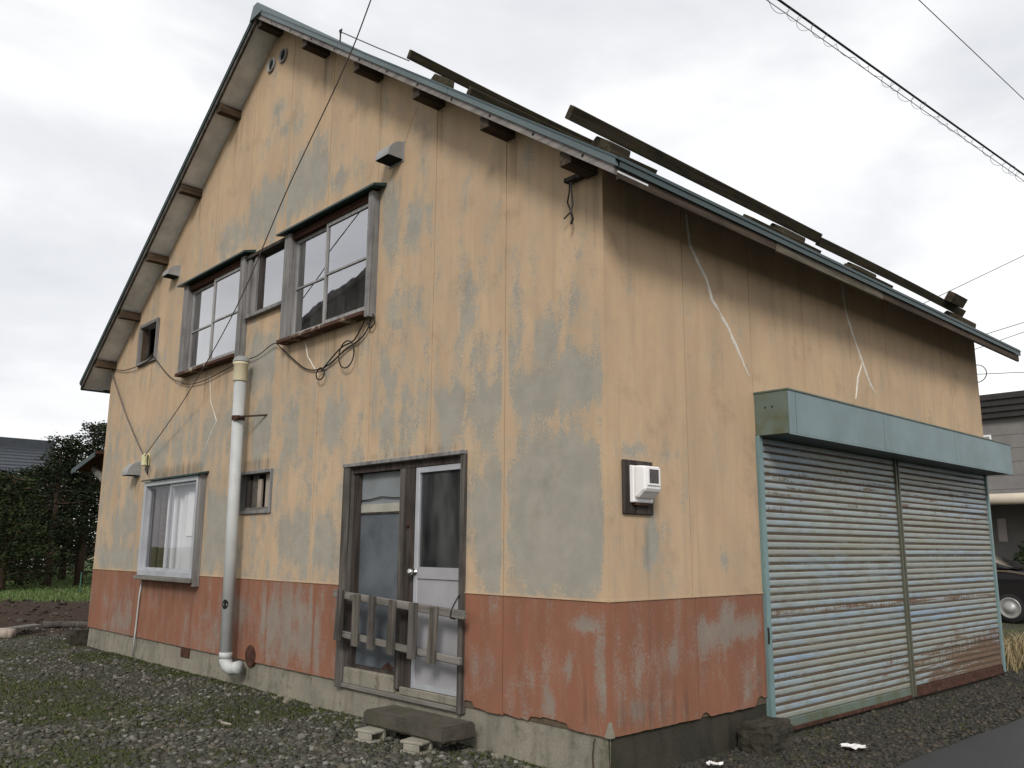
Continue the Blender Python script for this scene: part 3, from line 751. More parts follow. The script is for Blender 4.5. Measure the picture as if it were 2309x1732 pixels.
# tiny nails on the barge board
for x in np.arange(-4.6, 0.3, 0.47):
    MB().lathe([(0.0, -0.006), (0.011, -0.004), (0.011, 0.001)], (x, -OY, sof(x) + 0.03), 'y', 8).build('nail_head', M_DARK, house)

# ---- windows
def win_root(name, label):
    o = bpy.data.objects.new(name, None); link(o, house); o['label'] = label
    # children carry world coordinates
    PINV[o.name] = Matrix.Identity(4)
    return o
def pane(x0, x1, z0, z1, y, mat, parent):
    return mesh_obj('pane', [(x0, y, z0), (x1, y, z0), (x1, y, z1), (x0, y, z1)], [(0, 1, 2, 3)], mat, parent)
def sash(x0, x1, z0, z1, y, zt, parent, mat, glass, st=0.034, rail=0.042, d=0.03):
    m = MB()
    m.box(x0, x0+st, y, y+d, z0, z1).box(x1-st, x1, y, y+d, z0, z1)
    m.box(x0+st, x1-st, y+0.001, y+d-0.001, z0, z0+rail).box(x0+st, x1-st, y+0.001, y+d-0.001, z1-rail, z1)
    if zt: m.box(x0+st, x1-st, y+0.002, y+d-0.002, zt-0.0095, zt+0.0095)
    m.build('sash', mat, parent)
    if zt:
        pane(x0+st, x1-st, z0+rail, zt-0.013, y+d*0.5, glass, parent); pane(x0+st, x1-st, zt+0.013, z1-rail, y+d*0.5, glass, parent)
    else:
        pane(x0+st, x1-st, z0+rail, z1-rail, y+d*0.5, glass, parent)
def curtain_or_dark_sheet(x0, x1, z0, z1, y, parent, mat=M_CURTAIN, amp=0.025, per=0.12):
    n_ = int((x1-x0)/0.025); vv = []; ff = []
    for i in range(n_+1):
        x = x0+(x1-x0)*i/n_; yy = y + amp*math.sin(2*math.pi*x/per + 1.3*math.sin(x*3)) 
        vv += [(x, yy, z0), (x, yy*1.0, z1)]
    for i in range(n_): ff.append((2*i, 2*i+2, 2*i+3, 2*i+1))
    return mesh_obj('curtain_or_dark_sheet', vv, ff, mat, parent, True)

def timber_window(label, x0, x1, z0, z1, zmid, xm, lj, rj, hood=(0.09, 0.10)):
    w = win_root('window', label)
    P = -0.085
    MB().box(x0, x0+lj, P, 0.06, z0, z1).build('jamb', M_FRAME, w, bevel=0.004)
    MB().box(x1-rj, x1, P, 0.06, z0-0.03, z1).build('jamb', M_FRAME, w, bevel=0.004)
    MB().box(x0+lj+0.001, x1-rj-0.001, P+0.03, 0.06, z1-0.075, z1-0.002).build('head', M_REDWOOD, w)
    MB().hexa([(x0-hood[0],P-0.06,z1+0.002),(x1+hood[1],P-0.06,z1+0.002),(x1+hood[1],0.0,z1+0.03),(x0-hood[0],0.0,z1+0.03),
               (x0-hood[0],P-0.06,z1+0.022),(x1+hood[1],P-0.06,z1+0.022),(x1+hood[1],0.0,z1+0.065),(x0-hood[0],0.0,z1+0.065)]).build('hood', M_HOOD, w)
    MB().hexa([(x0+0.005,P-0.035,z0-0.012),(x1-rj-0.002,P-0.035,z0-0.012),(x1-rj-0.002,0.03,z0-0.012),(x0+0.005,0.03,z0-0.012),
               (x0+0.005,P-0.035,z0+0.026),(x1-rj-0.002,P-0.035,z0+0.026),(x1-rj-0.002,0.03,z0+0.058),(x0+0.005,0.03,z0+0.058)]).build('sill', M_SILL, w, bevel=0.004)
    a, b = x0+lj+0.002, x1-rj-0.002
    za, zb = z0+0.06, z1-0.077
    sash(a, xm+0.015, za, zb, -0.005, zmid, w, M_SASH, M_GLASS, 0.028, 0.036)
    sash(xm-0.017, b, za, zb, -0.042, zmid, w, M_SASH, M_GLASS, 0.028, 0.036)
    curtain_or_dark_sheet(a-0.02, b+0.02, za-0.05, zb+0.06, 0.22, w, M_INNER)  # dark folded sheet, its colour standing in for the unlit room
    return w
wa = timber_window('wide upper window mirroring a dark roof beside the sky', -4.42, -2.745, 3.25, 4.445, 3.825, -3.61, 0.125, 0.072)
wc = timber_window('wide upper window mirroring only cloud above the drain pipe', -7.09, -5.365, 3.28, 4.465, 3.84, -6.245, 0.12, 0.10)
wb_ = win_root('window', 'narrow single pane window between the two wide upper windows')
MB().box(-5.33, -5.26, -0.05, 0.06, 3.71, 4.43).box(-5.17, -5.10, -0.045, 0.06, 3.74, 4.40).box(-5.258, -5.172, -0.02, 0.05, 3.74, 4.40).build('jamb', M_FRAME, wb_)
MB().box(-5.36, -4.43, -0.07, 0.05, 4.405, 4.445).build('head', M_FRAMED, wb_, bevel=0.003)
MB().box(-5.34, -4.43, -0.06, 0.05, 3.695, 3.735).build('sill', M_FRAME, wb_, bevel=0.003)
MB().box(-5.098, -5.045, -0.025, 0.02, 3.737, 4.403).build('sash', M_FRAMED, wb_)
pane(-5.045, -4.43, 3.737, 4.403, 0.0, M_GLASS, wb_)
curtain_or_dark_sheet(-5.2, -4.4, 3.6, 4.5, 0.22, wb_, M_INNER)  # same dark sheet, room shade painted into its colour
wd = win_root('window', 'small upper window with its pane tipped inward near the far eave')
m = MB(); m.box(-8.75, -8.70, -0.035, 0.10, 3.66, 4.26).box(-8.10, -8.06, -0.035, 0.10, 3.66, 4.26)
m.box(-8.699, -8.101, -0.034, 0.10, 4.215, 4.26).box(-8.699, -8.101, -0.036, 0.10, 3.66, 3.70); m.build('frame', M_FRAME, wd)
MB().box(-8.69, -8.66, 0.0, 0.06, 3.702, 4.213).build('sash_stop', M_WOODBRN, wd)
MB().hexa([(-8.64,0.02,3.71),(-8.11,0.02,3.71),(-8.11,0.024,3.71),(-8.64,0.024,3.71),(-8.64,0.36,4.17),(-8.11,0.36,4.17),(-8.11,0.365,4.17),(-8.64,0.365,4.17)]).build('pane', M_GLASS, wd)

we = win_root('window', 'silver aluminium sliding window at ground level left of the drain pipe')
x0, x1, z0, z1 = -7.87, -6.20, 0.75, 1.97
P = -0.09
MB().box(x0, x0+0.055, P, 0.03, z0+0.03, z1).build('jamb', M_ALU, we, bevel=0.004)
MB().box(x1-0.04, x1, P, 0.03, z0+0.03, z1).build('jamb', M_ALU, we, bevel=0.004)
MB().box(x0+0.056, x1-0.041, P+0.001, 0.03, z1-0.06, z1-0.001).build('head', M_ALU, we, bevel=0.003)
MB().box(x0+0.056, x1-0.041, P-0.004, 0.03, z0+0.032, z0+0.10).build('sill', M_ALU, we, bevel=0.003)
MB().box(x0-0.01, x1+0.045, P-0.035, 0.0, z0-0.02, z0+0.03).build('sill_board', M_WOODX, we, bevel=0.006)
MB().box(x1+0.001, x1+0.05, P+0.01, 0.0, z0-0.06, z1+0.01).build('side_board', M_FRAME, we, bevel=0.004)
MB().hexa([(x0-0.03,P-0.035,z1+0.002),(x1+0.10,P-0.035,z1+0.002),(x1+0.10,0,z1+0.025),(x0-0.03,0,z1+0.025),(x0-0.03,P-0.035,z1+0.02),(x1+0.10,P-0.035,z1+0.02),(x1+0.10,0,z1+0.05),(x0-0.03,0,z1+0.05)]).build('hood', M_HOOD, we)
xm = -7.055
sash(x0+0.057, xm+0.012, z0+0.102, z1-0.062, -0.03, None, we, M_ALU, M_GLASSC, 0.022, 0.03, 0.022)
sash(xm-0.012, x1-0.042, z0+0.102, z1-0.062, -0.060, None, we, M_ALU, M_GLASSC, 0.022, 0.03, 0.022)
MB().box(x0+0.25, x0+0.31, 0.06, 0.12, z0-0.02, z1+0.0).build('inner_post', M_WOODBRN, we)
curtain_or_dark_sheet(x0+0.34, xm+0.1, z0-0.05, z1+0.02, 0.10, we, amp=0.012)
MB().box(xm+0.16, x1+0.05, 0.06, 0.08, z0-0.02, z1+0.0).build('inner_panel', M_CURTAIN, we)
MB().box(xm+0.30, xm+0.46, 0.048, 0.059, 1.27, 1.80).box(xm+0.58, xm+0.74, 0.048, 0.059, 1.27, 1.80).build('inner_glazing', M_WHITE, we)
MB().box(x0+0.3, x1+0.1, 0.40, 0.42, z0-0.1, z1+0.1).build('inner_wall', M_INNER, we)
MB().tube([(x1-0.16,0.04,1.20),(x1-0.30,0.04,1.20)], 0.018, 8).build('towel_bar', M_GREYP, we)
for dx in (0.19, 0.27): MB().tube([(x1-dx,0.045,1.2),(x1-dx-0.005,0.045,0.98),(x1-dx,0.045,0.88)], 0.006, 6).build('hanging_cord', M_WIRE, we)

wf = win_root('window', 'small boarded timber window behind the drain pipe')
m = MB(); m.box(-5.28, -5.235, -0.02, 0.10, 1.49, 1.95).box(-4.565, -4.53, -0.02, 0.10, 1.49, 1.95)
m.box(-5.234, -4.566, -0.021, 0.10, 1.915, 1.95).box(-5.234, -4.566, -0.024, 0.10, 1.49, 1.525); m.build('frame', M_FRAME, wf, bevel=0.003)
for i, (a, b, mt) in enumerate(((-5.23,-5.12,M_FRAMED),(-5.10,-4.97,M_WOODS),(-4.955,-4.87,M_PALEWOOD),(-4.80,-4.70,M_PALEWOOD),(-4.69,-4.57,M_WOODV))):
    MB().box(a, b, 0.05+0.012*(i % 2), 0.07+0.012*(i % 2), 1.53, 1.86+0.05*(i % 2)).build('board', mt, wf)
MB().box(-5.23, -4.57, 0.035, 0.05, 1.527, 1.56).build('sill', M_WOODX, wf)
MB().box(-5.23, -4.57, 0.10, 0.12, 1.5, 1.93).build('backing', M_DARK, wf)

# ---- entrance: weathered sliding door and aluminium door in one timber frame
ent = win_root('entrance', 'double entrance with grey timber frame')
m = MB(); m.box(-3.13, -3.02, -0.035, 0.10, -0.05, 1.86).build('post', M_WOODV, ent, bevel=0.005)
MB().box(-3.018, -2.955, 0.02, 0.11, 0.10, 1.80).build('post', M_FRAMED, ent, bevel=0.004)
MB().box(-2.275, -2.205, -0.01, 0.11, 0.03, 1.80).build('post', M_WOODV, ent, bevel=0.004)
MB().box(-2.203, -2.075, 0.0, 0.11, -0.01, 1.80).build('post', M_FRAMED, ent, bevel=0.004)
MB().box(-1.452, -1.405, -0.035, 0.10, -0.05, 1.86).build('post', M_WOODV, ent, bevel=0.004)
MB().box(-3.13, -1.405, -0.045, 0.10, 1.862, 1.895).build('lintel', M_FRAME, ent, bevel=0.004)
MB().box(-3.018, -1.453, 0.0, 0.10, 1.803, 1.860).build('head_rail', M_FRAMED, ent)
MB().box(-3.015, -2.28, -0.02, 0.30, -0.01, 0.125).build('threshold', M_CONC, ent, bevel=0.008)
MB().box(-3.10, -1.41, -0.028, 0.02, -0.045, -0.008).build('threshold_board', M_WOODX, ent, bevel=0.006)
MB().box(-2.20, -1.455, -0.012, 0.3, -0.006, 0.055).build('threshold', M_CONC, ent, bevel=0.006)
MB().box(-2.953, -2.277, 0.062, 0.074, 0.128, 1.435).build('frosted_sheet', M_FROST, ent)
MB().box(-2.953, -2.277, 0.052, 0.080, 1.436, 1.452).build('door_rail', M_FRAMED, ent)
MB().box(-2.953, -2.277, 0.064, 0.072, 1.453, 1.80).build('transom_pane', mat_plain('milky_transom_pane', (0.20, 0.215, 0.22), 0.35, 0.2, 2, 0, 0.5), ent)
MB().box(-2.953, -2.277, 0.060, 0.0635, 1.454, 1.525).build('paper_strip', mat_plain('yellowed_paper_strip', (0.36, 0.345, 0.29), 0.8, 0.2, 5), ent)
MB().tube([(-2.95,0.055,1.56),(-2.8,0.05,1.565),(-2.62,0.05,1.585),(-2.45,0.05,1.57),(-2.28,0.055,1.565)], 0.005, 6).build('hanging_wire', M_CABLE, ent)
MB().box(-2.955, -2.28, 0.02, 0.08, 0.126, 0.15).build('door_track', M_FRAMED, ent)
MB().add([(-2.56,0.0605,0.15),(-2.40,0.0605,0.15),(-2.37,0.0605,0.175),(-2.43,0.0605,0.19),(-2.46,0.0605,0.215),(-2.52,0.0605,0.18)], [(0,1,2,3,4,5)]).build('rust_patch', M_RUST, ent)
ax0, ax1 = -2.07, -1.455
MB().box(ax0, ax0+0.05, 0.005, 0.05, 0.058, 1.80).box(ax1-0.03, ax1, 0.005, 0.05, 0.058, 1.80).build('door_stile', M_ALU, ent, bevel=0.003)
MB().box(ax0+0.051, ax1-0.031, 0.006, 0.05, 1.755, 1.799).build('door_rail', M_ALU, ent)
MB().box(ax0+0.051, ax1-0.031, 0.004, 0.05, 0.905, 0.995).build('door_rail', M_DOORW, ent)
MB().box(ax0+0.051, ax1-0.031, 0.006, 0.05, 0.060, 0.10).build('door_rail', M_ALU, ent)
MB().box(ax0+0.051, ax1-0.031, 0.016, 0.030, 0.101, 0.904).build('door_panel', M_DOORW, ent)
MB().box(ax0+0.051, ax1-0.031, 0.024, 0.028, 0.996, 1.754).build('door_glass', M_GLASSD, ent)
MB().box(ax0+0.051, ax1-0.031, 0.034, 0.045, 0.996, 1.754).build('door_screen', mat_plain('dark_screen_behind_glass', (0.05, 0.054, 0.05), 0.8, 0.4, 4), ent)
MB().lathe([(0.026,0.004),(0.026,-0.008),(0.011,-0.012),(0.011,-0.03),(0.024,-0.04),(0.030,-0.055),(0.024,-0.068),(0.0,-0.07)], (ax0+0.027, 0.004, 0.955), 'y', 18).build('door_knob', M_STEEL, ent, True)
MB().lathe([(0.022,0.002),(0.022,-0.010),(0.012,-0.014),(0.0,-0.015)], (-2.15, 0.0, 1.33), 'y', 12).build('lock_plate', M_RUST, ent, True)
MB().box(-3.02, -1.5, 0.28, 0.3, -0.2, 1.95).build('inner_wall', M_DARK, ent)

# ---- roller shutter on the side wall
sh = win_root('roller_shutter', 'rusty pale blue roller shutter in two bays')
PITCH = 0.0592
def slat_mesh(y0, y1):
    prof = [(0.0, 0.0), (0.003, 0.003), (0.0052, 0.012), (0.0052, 0.030), (0.003, 0.0405), (-0.001, 0.042), (0.003, 0.0445), (0.003, 0.048), (-0.002, 0.0505), (0.0025, 0.053), (0.0025, 0.056), (-0.002, 0.0588)]
    ys = [y0, y1]
    vv = [(x, y, z) for y in ys for x, z in prof]; k = len(prof)
    ff = [(i, i+1, k+i+1, k+i) for i in range(k-1)]
    me = bpy.data.meshes.new('slat'); me.from_pydata(vv, [], ff); me.materials.append(M_SLAT); me.update()
    return me
ZS0 = -0.135
for (y0, y1) in ((1.905, 4.385), (4.475, 6.935)):
    me = slat_mesh(y0, y1)
    for k in range(37):
        o = bpy.data.objects.new('slat', me); link(o, sh)
        o.location = (0.004 + random.uniform(-0.0012, 0.0012), 0, ZS0 + k*PITCH); o.rotation_euler = (random.uniform(-0.0006, 0.0006), 0, 0)
    MB().box(-0.012, 0.016, y0, y1, -0.225, ZS0 - 0.003).build('bottom_bar', M_RUST if y0 > 3 else M_BOXE, sh, bevel=0.004)
    MB().box(0.0165, 0.03, y0 + 0.01, y1 - 0.01, -0.232, -0.20).build('bottom_angle', M_RUST, sh, bevel=0.003)
    MB().box(-0.03, -0.012, y0, y1, -0.23, 2.06).build('shutter_backing', M_DARK, sh)
gm = M_GUIDE
MB().box(-0.02, 0.03, 1.842, 1.90, -0.20, 2.05).build('guide_rail', gm, sh, bevel=0.004)
MB().box(0.018, 0.034, 1.835, 1.850, -0.19, 2.05).build('guide_lip', gm, sh)
MB().tube([(0.034,1.838,0.56),(0.040,1.834,0.50),(0.034,1.838,0.44)], 0.008, 6).build('latch_wire', M_CABLE, sh)
MB().box(-0.012, 0.030, 4.388, 4.412, -0.225, 2.05).box(-0.012, 0.030, 4.448, 4.472, -0.225, 2.05).box(-0.012, 0.012, 4.4125, 4.4475, -0.225, 2.05).build('centre_post', mat_metal_paint('olive_centre_post', (0.085, 0.085, 0.06), (0.10, 0.05, 0.02), 0.8), sh, bevel=0.002)
MB().box(-0.02, 0.03, 6.94, 6.985, -0.22, 2.05).build('guide_rail', gm, sh, bevel=0.003)
bx = 0.30
ys = [1.845, 1.965, 3.565, 5.28, 7.03]
for y0, y1 in zip(ys[:-1], ys[1:]):
    m = MB().box(bx - 0.004, bx, y0 + 0.0035, y1 - 0.0035, 2.055, 2.392)
    m.build('box_panel', M_BOXF, sh, bevel=0.0015)
MB().box(0.002, bx - 0.005, 1.846, 1.85, 2.05, 2.398).build('box_end', M_BOXE, sh)
MB().box(0.002, bx - 0.005, 7.02, 7.026, 2.05, 2.398).build('box_end', M_BOXE, sh)
MB().box(0.002, bx + 0.008, 1.838, 7.034, 2.393, 2.405).build('box_top', M_BOXE, sh)
MB().box(0.002, bx - 0.006, 1.852, 7.018, 2.046, 2.054).build('box_underside', M_EAVE, sh)
MB().box(bx - 0.006, bx + 0.002, 1.846, 7.028, 2.040, 2.054).build('box_drip_edge', M_BOXF, sh)
for y in (1.905, 1.935): MB().lathe([(0.0,-0.006),(0.007,-0.004),(0.007,0.0)], (0.10 + (y-1.905)*2, 1.846, 2.27), 'y', 8).build('bolt_head', M_DARK, sh)
# concrete sill and stub below the shutter
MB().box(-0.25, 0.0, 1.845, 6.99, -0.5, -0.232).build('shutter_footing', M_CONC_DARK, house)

# ---- drain pipe with cap, collar, bracket and elbow
pp = win_root('drain_pipe', 'grey white vertical pipe with capped top')
PY = -0.15
top = Vector((-5.13, PY, 3.02)); bot = Vector((-5.035, PY, 0.02))
MB().tube([top, bot], 0.064, 20).build('pipe', M_PVC, pp, True)
MB().lathe([(0.074,-0.20),(0.078,-0.19),(0.078,-0.02),(0.088,-0.012),(0.09,0.012),(0.0,0.013)], top + Vector((0,0,0.11)), 'z', 20).build('collar', M_PVCY, pp, True)
MB().lathe([(0.094,0.016),(0.094,0.024),(0.080,0.055),(0.05,0.082),(0.0,0.088)], top + Vector((0,0,0.11)), 'z', 20).build('cap', M_GREYP, pp, True)
MB().tube([bot + Vector((0,0,0.002)), bot + Vector((0.004,0.002,-0.03)), bot + Vector((0.03,0.012,-0.075)), bot + Vector((0.085,0.03,-0.098)), bot + Vector((0.15,0.05,-0.085)), bot + Vector((0.20,0.065,-0.075))], 0.064, 18).build('elbow', M_PVC, pp, True)
MB().tube([bot + Vector((-0.0,0,0.06)), bot + Vector((0,0,-0.002))], 0.0665, 20).build('coupling', M_PVC, pp, True)
bc = top + (bot - top) * ((3.02 - 2.52) / 3.0)
MB().lathe([(0.068,-0.025),(0.0685,-0.024),(0.0685,0.024),(0.068,0.025)], bc, 'z', 20).build('strap', M_RUST, pp, True)
MB().tube([bc + Vector((0.05,-0.045,0)), bc + Vector((0.14,-0.02,0.004)), Vector((-4.74,0.01,2.535))], 0.011, 8).build('bracket_rod', M_WOODD, pp)
MB().beam(bc + Vector((0.03,-0.07,-0.02)), bc + Vector((0.12,-0.05,0.0)), 0.012, 0.035).build('bracket_clip', M_RUST, pp)
hole = top + (bot - top) * ((3.02 - 0.56) / 3.0)
hd = (Vector((0.55,-0.83,0))).normalized()
hm = MB(); c0 = hole + hd*0.0655; side = Vector((0.83,0.55,0)); vv = [c0]
for k in range(14):
    a = 2*math.pi*k/14; s_ = side*math.cos(a)*0.036; q = hole + s_ + Vector((0,0,0.05*math.sin(a)))
    vv.append(q + hd*(math.sqrt(max(0, 0.0653**2 - (0.036*math.cos(a))**2)) + 0.001))
hm.add(vv, [(0, 1+k, 1+(k+1) % 14) for k in range(14)]).build('inlet_hole', M_DARK, pp)
MB().beam(c0 + Vector((-0.01,0,-0.05)), c0 + Vector((-0.02,0,-0.085)), 0.03, 0.002, (0.55,-0.83,0), 0.4).build('inlet_chip', M_DARK, pp)

# ---- vent hoods (quarter round) and round vents
def vent_hood(x, z, w, h, d, mat):
    m = MB(); n_ = 7; vv = []
    for s in (0, 1):
        xx = x + s*w
        vv.append((xx, 0, z)); 
        for k in range(n_+1):
            a = math.pi/2*k/n_
            vv.append((xx, -d*math.cos(a), z + h*math.sin(a)))
    k = n_ + 2
    ff = [tuple(range(k-1, -1, -1)), tuple(range(k, 2*k))]
    for i in range(1, k-1): ff.append((i, i+1, k+i+1, k+i))
    o = m.add(vv, ff).build('vent_hood', mat, house)
    MB().box(x + 0.008, x + w - 0.008, -d + 0.012, -0.001, z - 0.006, z - 0.001).build('vent_mouth', M_DARK, o)
    MB().box(x - 0.012, x + w + 0.012, -0.008, 0.0005, z - 0.02, z + h + 0.012).build('flange', mat, o)
    return o
vent_hood(-2.60, 4.655, 0.21, 0.17, 0.17, M_GREYP)
vent_hood(-7.70, 4.73, 0.20, 0.15, 0.16, M_GREYP)
vent_hood(-8.50, 2.09, 0.21, 0.18, 0.18, M_GREYP)
for x in (-5.16, -4.87):
    o = MB().lathe([(0.052,0.0),(0.088,-0.002),(0.092,-0.018),(0.084,-0.028),(0.070,-0.026),(0.066,-0.006)], (x, 0, 6.82), 'y', 24).build('round_vent', M_GREYP, house, True)
    MB().lathe([(0.0,-0.004),(0.068,-0.0045),(0.068,-0.002)], (x, -0.003, 6.82), 'y', 20).build('vent_mouth', M_DARK, o)
# ---- white flue hood on its dark board, side wall
fl = MB().box(0.001, 0.022, 0.15, 0.465, 1.375, 1.735).build('flue_board', M_FRAMED, house, bevel=0.004)
fb_ = MB().hexa([(0.022,0.205,1.45),(0.022,0.425,1.45),(0.055,0.42,1.452),(0.055,0.21,1.452),(0.022,0.205,1.70),(0.022,0.425,1.70),(0.055,0.42,1.695),(0.055,0.21,1.695)]).build('flue_hood', M_WHITE, house, bevel=0.006)
def flue_cowl():
    m = MB()
    def ring(x, y0, y1, z0, z1): return [(x,y0,z0),(x,y1,z0),(x,y1,z1),(x,y0,z1)]
    r = [ring(0.054,0.215,0.415,1.475,1.694), ring(0.085,0.218,0.412,1.485,1.694), ring(0.115,0.222,0.405,1.515,1.692), ring(0.14,0.226,0.40,1.53,1.69)]
    v = [p for q in r for p in q]
    f = [(i*4+k, i*4+(k+1) % 4, (i+1)*4+(k+1) % 4, (i+1)*4+k) for i in range(3) for k in range(4)] + [(12,13,14,15), (3,2,1,0)]
    m.add(v, f); return m
flue_cowl().build('flue_cowl', M_WHITE, fb_, False, 0.012)
MB().box(0.1405, 0.145, 0.262, 0.366, 1.575, 1.668).build('flue_mouth', mat_plain('flue_mesh', (0.09, 0.08, 0.08), 0.8, 0.3, 60), fb_)
m = MB(); m.box(0.139,0.149,0.250,0.262,1.563,1.680).box(0.139,0.149,0.366,0.378,1.563,1.680).box(0.139,0.1485,0.2625,0.3655,1.563,1.575).box(0.139,0.1485,0.2625,0.3655,1.668,1.680)
m.build('flue_mouth_rim', M_WHITE, fb_)
MB().box(0.024, 0.05, 0.235, 0.40, 1.435, 1.449).build('flue_drip', M_RUST, fb_)

# ---- small fixings on the gable
MB().box(-6.55, -6.30, 0.008, 0.03, -0.115, -0.012).build('foundation_vent', M_RUST, house, bevel=0.004)
m = MB(); vv = []; n_ = 22
for k in range(n_):
    a = 2*math.pi*k/n_; r_ = 1 + 0.10*mnoise.noise(Vector((math.cos(a)*2, math.sin(a)*2, 0)))
    vv.append((-4.78 + 0.105*r_*math.cos(a), -0.012, 0.055 + 0.105*r_*math.sin(a)))
vv2 = [(x, 0.02, z) for x, y, z in vv]
m.add(vv + vv2, [tuple(range(n_))] + [(k, (k+1) % n_, n_+(k+1) % n_, n_+k) for k in range(n_)]).build('rusted_flue_plate', M_RUST, house)
MB().tube([(-7.86,-0.02,0.72),(-7.90,-0.022,0.5),(-7.93,-0.02,0.1),(-7.96,-0.02,-0.24)], 0.011, 8).build('conduit', M_PVC, house, True)
ib = MB().box(-8.08, -7.98, -0.085, 0.0, 2.20, 2.36).build('insulator', M_CREAM, house, bevel=0.008)
MB().tube([(-7.97,-0.04,2.34),(-7.93,-0.06,2.25),(-7.90,-0.05,2.16),(-7.93,-0.04,2.08),(-7.98,-0.05,2.14),(-7.975,-0.05,2.2)], 0.008, 6).build('wire_loop', M_CABLE, ib)
for x in (-9.72,):
    MB().box(x - 0.065, x - 0.053, -0.20, -0.13, sof(x) - 0.07, sof(x) - 0.0).build('insulator', M_CREAM, house, bevel=0.003)
bk = MB().box(-0.31, -0.16, -0.06, 0.0, 3.735, 3.765).build('cable_bracket', M_FRAMED, house)
MB().tube([(-0.27,-0.04,3.735),(-0.265,-0.05,3.66),(-0.285,-0.05,3.58),(-0.25,-0.05,3.50),(-0.31,-0.06,3.46)], 0.006, 6).build('cut_wire', M_CABLE, bk)
MB().tube([(-0.255,-0.04,3.735),(-0.24,-0.055,3.65),(-0.235,-0.05,3.55),(-0.255,-0.05,3.49)], 0.007, 6).build('cut_wire', M_WIRE, bk)
MB().tube([(-0.25,-0.05,3.49),(-0.225,-0.06,3.44),(-0.24,-0.06,3.40)], 0.010, 6).build('cut_wire', M_CABLE, bk)
hk = MB().tube([(-3.36,-0.15,sof(-3.36)+TH),(-3.36,-0.15,sof(-3.36)+TH+0.10),(-3.34,-0.15,sof(-3.36)+TH+0.15),(-3.38,-0.15,sof(-3.36)+TH+0.15),(-3.36,-0.15,sof(-3.36)+TH+0.11)], 0.009, 6).build('roof_hook', M_CABLE, house)
# lean-to canopy on the far end wall
cx0, cx1 = -10.9, -W
py0 = -0.12
MB().hexa([(cx0,py0,2.30),(cx1,py0,2.50),(cx1,2.2,2.50),(cx0,2.2,2.30),(cx0,py0,2.335),(cx1,py0,2.535),(cx1,2.2,2.535),(cx0,2.2,2.335)]).build('porch_roof', M_RUST, house)
MB().hexa([(cx0,py0-0.015,2.25),(cx1,py0-0.015,2.45),(cx1,py0-0.002,2.45),(cx0,py0-0.002,2.25),(cx0,py0-0.015,2.325),(cx1,py0-0.015,2.525),(cx1,py0-0.002,2.525),(cx0,py0-0.002,2.325)]).build('porch_fascia', M_EAVE, house)
MB().beam((cx0+0.45,0.05,2.33),(cx1,0.05,2.10),0.05,0.09).build('porch_brace', M_WOODX, house)

# ------------------------------------------------------------------ snow-stop planks lying on the roof
def roof_top(x): return sof(x) + TH
def plank(x, y0, y1, gap, h, w, label, sag=0.0, group='snow stop planks on the roof'):
    z = roof_top(x)
    nrm = Vector((SR, 0, 1)).normalized(); tan = Vector((1, 0, -SR)).normalized()
    m = MB(); k = 10; vv = []
    for i in range(k+1):
        y = y0 + (y1-y0)*i/k
        c = Vector((x, y, z)) + nrm*(gap + sag*math.sin(math.pi*i/k))
        for a, b in ((-w/2,0),(w/2,0),(w/2,h),(-w/2,h)): vv.append(c + tan*a + nrm*b)
    ff = [(i*4+j, i*4+(j+1) % 4, (i+1)*4+(j+1) % 4, (i+1)*4+j) for i in range(k) for j in range(4)] + [(3,2,1,0), (k*4,k*4+1,k*4+2,k*4+3)]
    o = m.add(vv, ff).build('roof_plank', M_PLANK, None, bevel=0.006)
    return tag(o, label, 'plank', group)
def chock(x, y, l, h, label, w=0.22):
    z = roof_top(x); nrm = Vector((SR, 0, 1)).normalized(); tan = Vector((1, 0, -SR)).normalized()
    m = MB(); c = Vector((x, y, z))
    pts = [c + tan*a + Vector((0,b,0)) + nrm*q for q, s in ((0.002,1.0),(h,0.72)) for a, b in ((-w/2*s,-l/2),(w/2*s,-l/2),(w/2*s,l/2),(-w/2*s,l/2))]
    o = m.hexa(pts).build('wood_chock', M_PLANK, None, bevel=0.008)
    return tag(o, label, 'block', 'wood chocks under the roof planks')
plank(-2.56, 0.08, 3.9, 0.115, 0.09, 0.05, 'black roof plank higher up the slope, ending above the upper windows', -0.02)
plank(-2.42, 0.75, 4.3, 0.045, 0.085, 0.06, 'thinner black plank lying just below the highest roof plank')
plank(-0.41, 0.0, 3.76, 0.125, 0.105, 0.055, 'long black roof plank above the corner of the house')
plank(-0.34, 2.4, 3.7, 0.012, 0.06, 0.12, 'flat black board lying on the roof under the long corner plank')
plank(-0.41, 3.79, 7.75, 0.105, 0.095, 0.055, 'black roof plank continuing to the far end of the eave', 0.01)
plank(-0.34, 4.4, 5.4, 0.012, 0.06, 0.12, 'flat black board lying on the roof under the far plank')
plank(-0.36, 7.0, 7.42, 0.20, 0.13, 0.10, 'short black plank stacked at the far end of the eave')
chock(-2.40, 0.42, 0.10, 0.10, 'dark wood chock under the highest roof plank by the gable edge', 0.34)
chock(-0.37, 0.50, 0.24, 0.115, 'dark wood chock under the corner roof plank near the gable edge', 0.26)
chock(-0.37, 3.15, 0.42, 0.115, 'dark wood chock under the corner roof plank near its far end', 0.22)
chock(-0.37, 4.75, 0.42, 0.10, 'dark wood chock under the far roof plank beyond the joint', 0.22)
chock(-0.33, 7.55, 0.6, 0.10, 'dark wood chock under the far end of the roof planks', 0.26)
gw = MB().tube([(-3.36,-0.15,roof_top(-3.36)+0.13),(-2.9,0.0,roof_top(-2.9)+0.125),(-2.56,0.15,roof_top(-2.56)+0.13)], 0.006, 6).build('guy_wire', M_WIRE)
tag(gw, 'thin guy wire from the roof hook to the highest roof plank', 'wire')

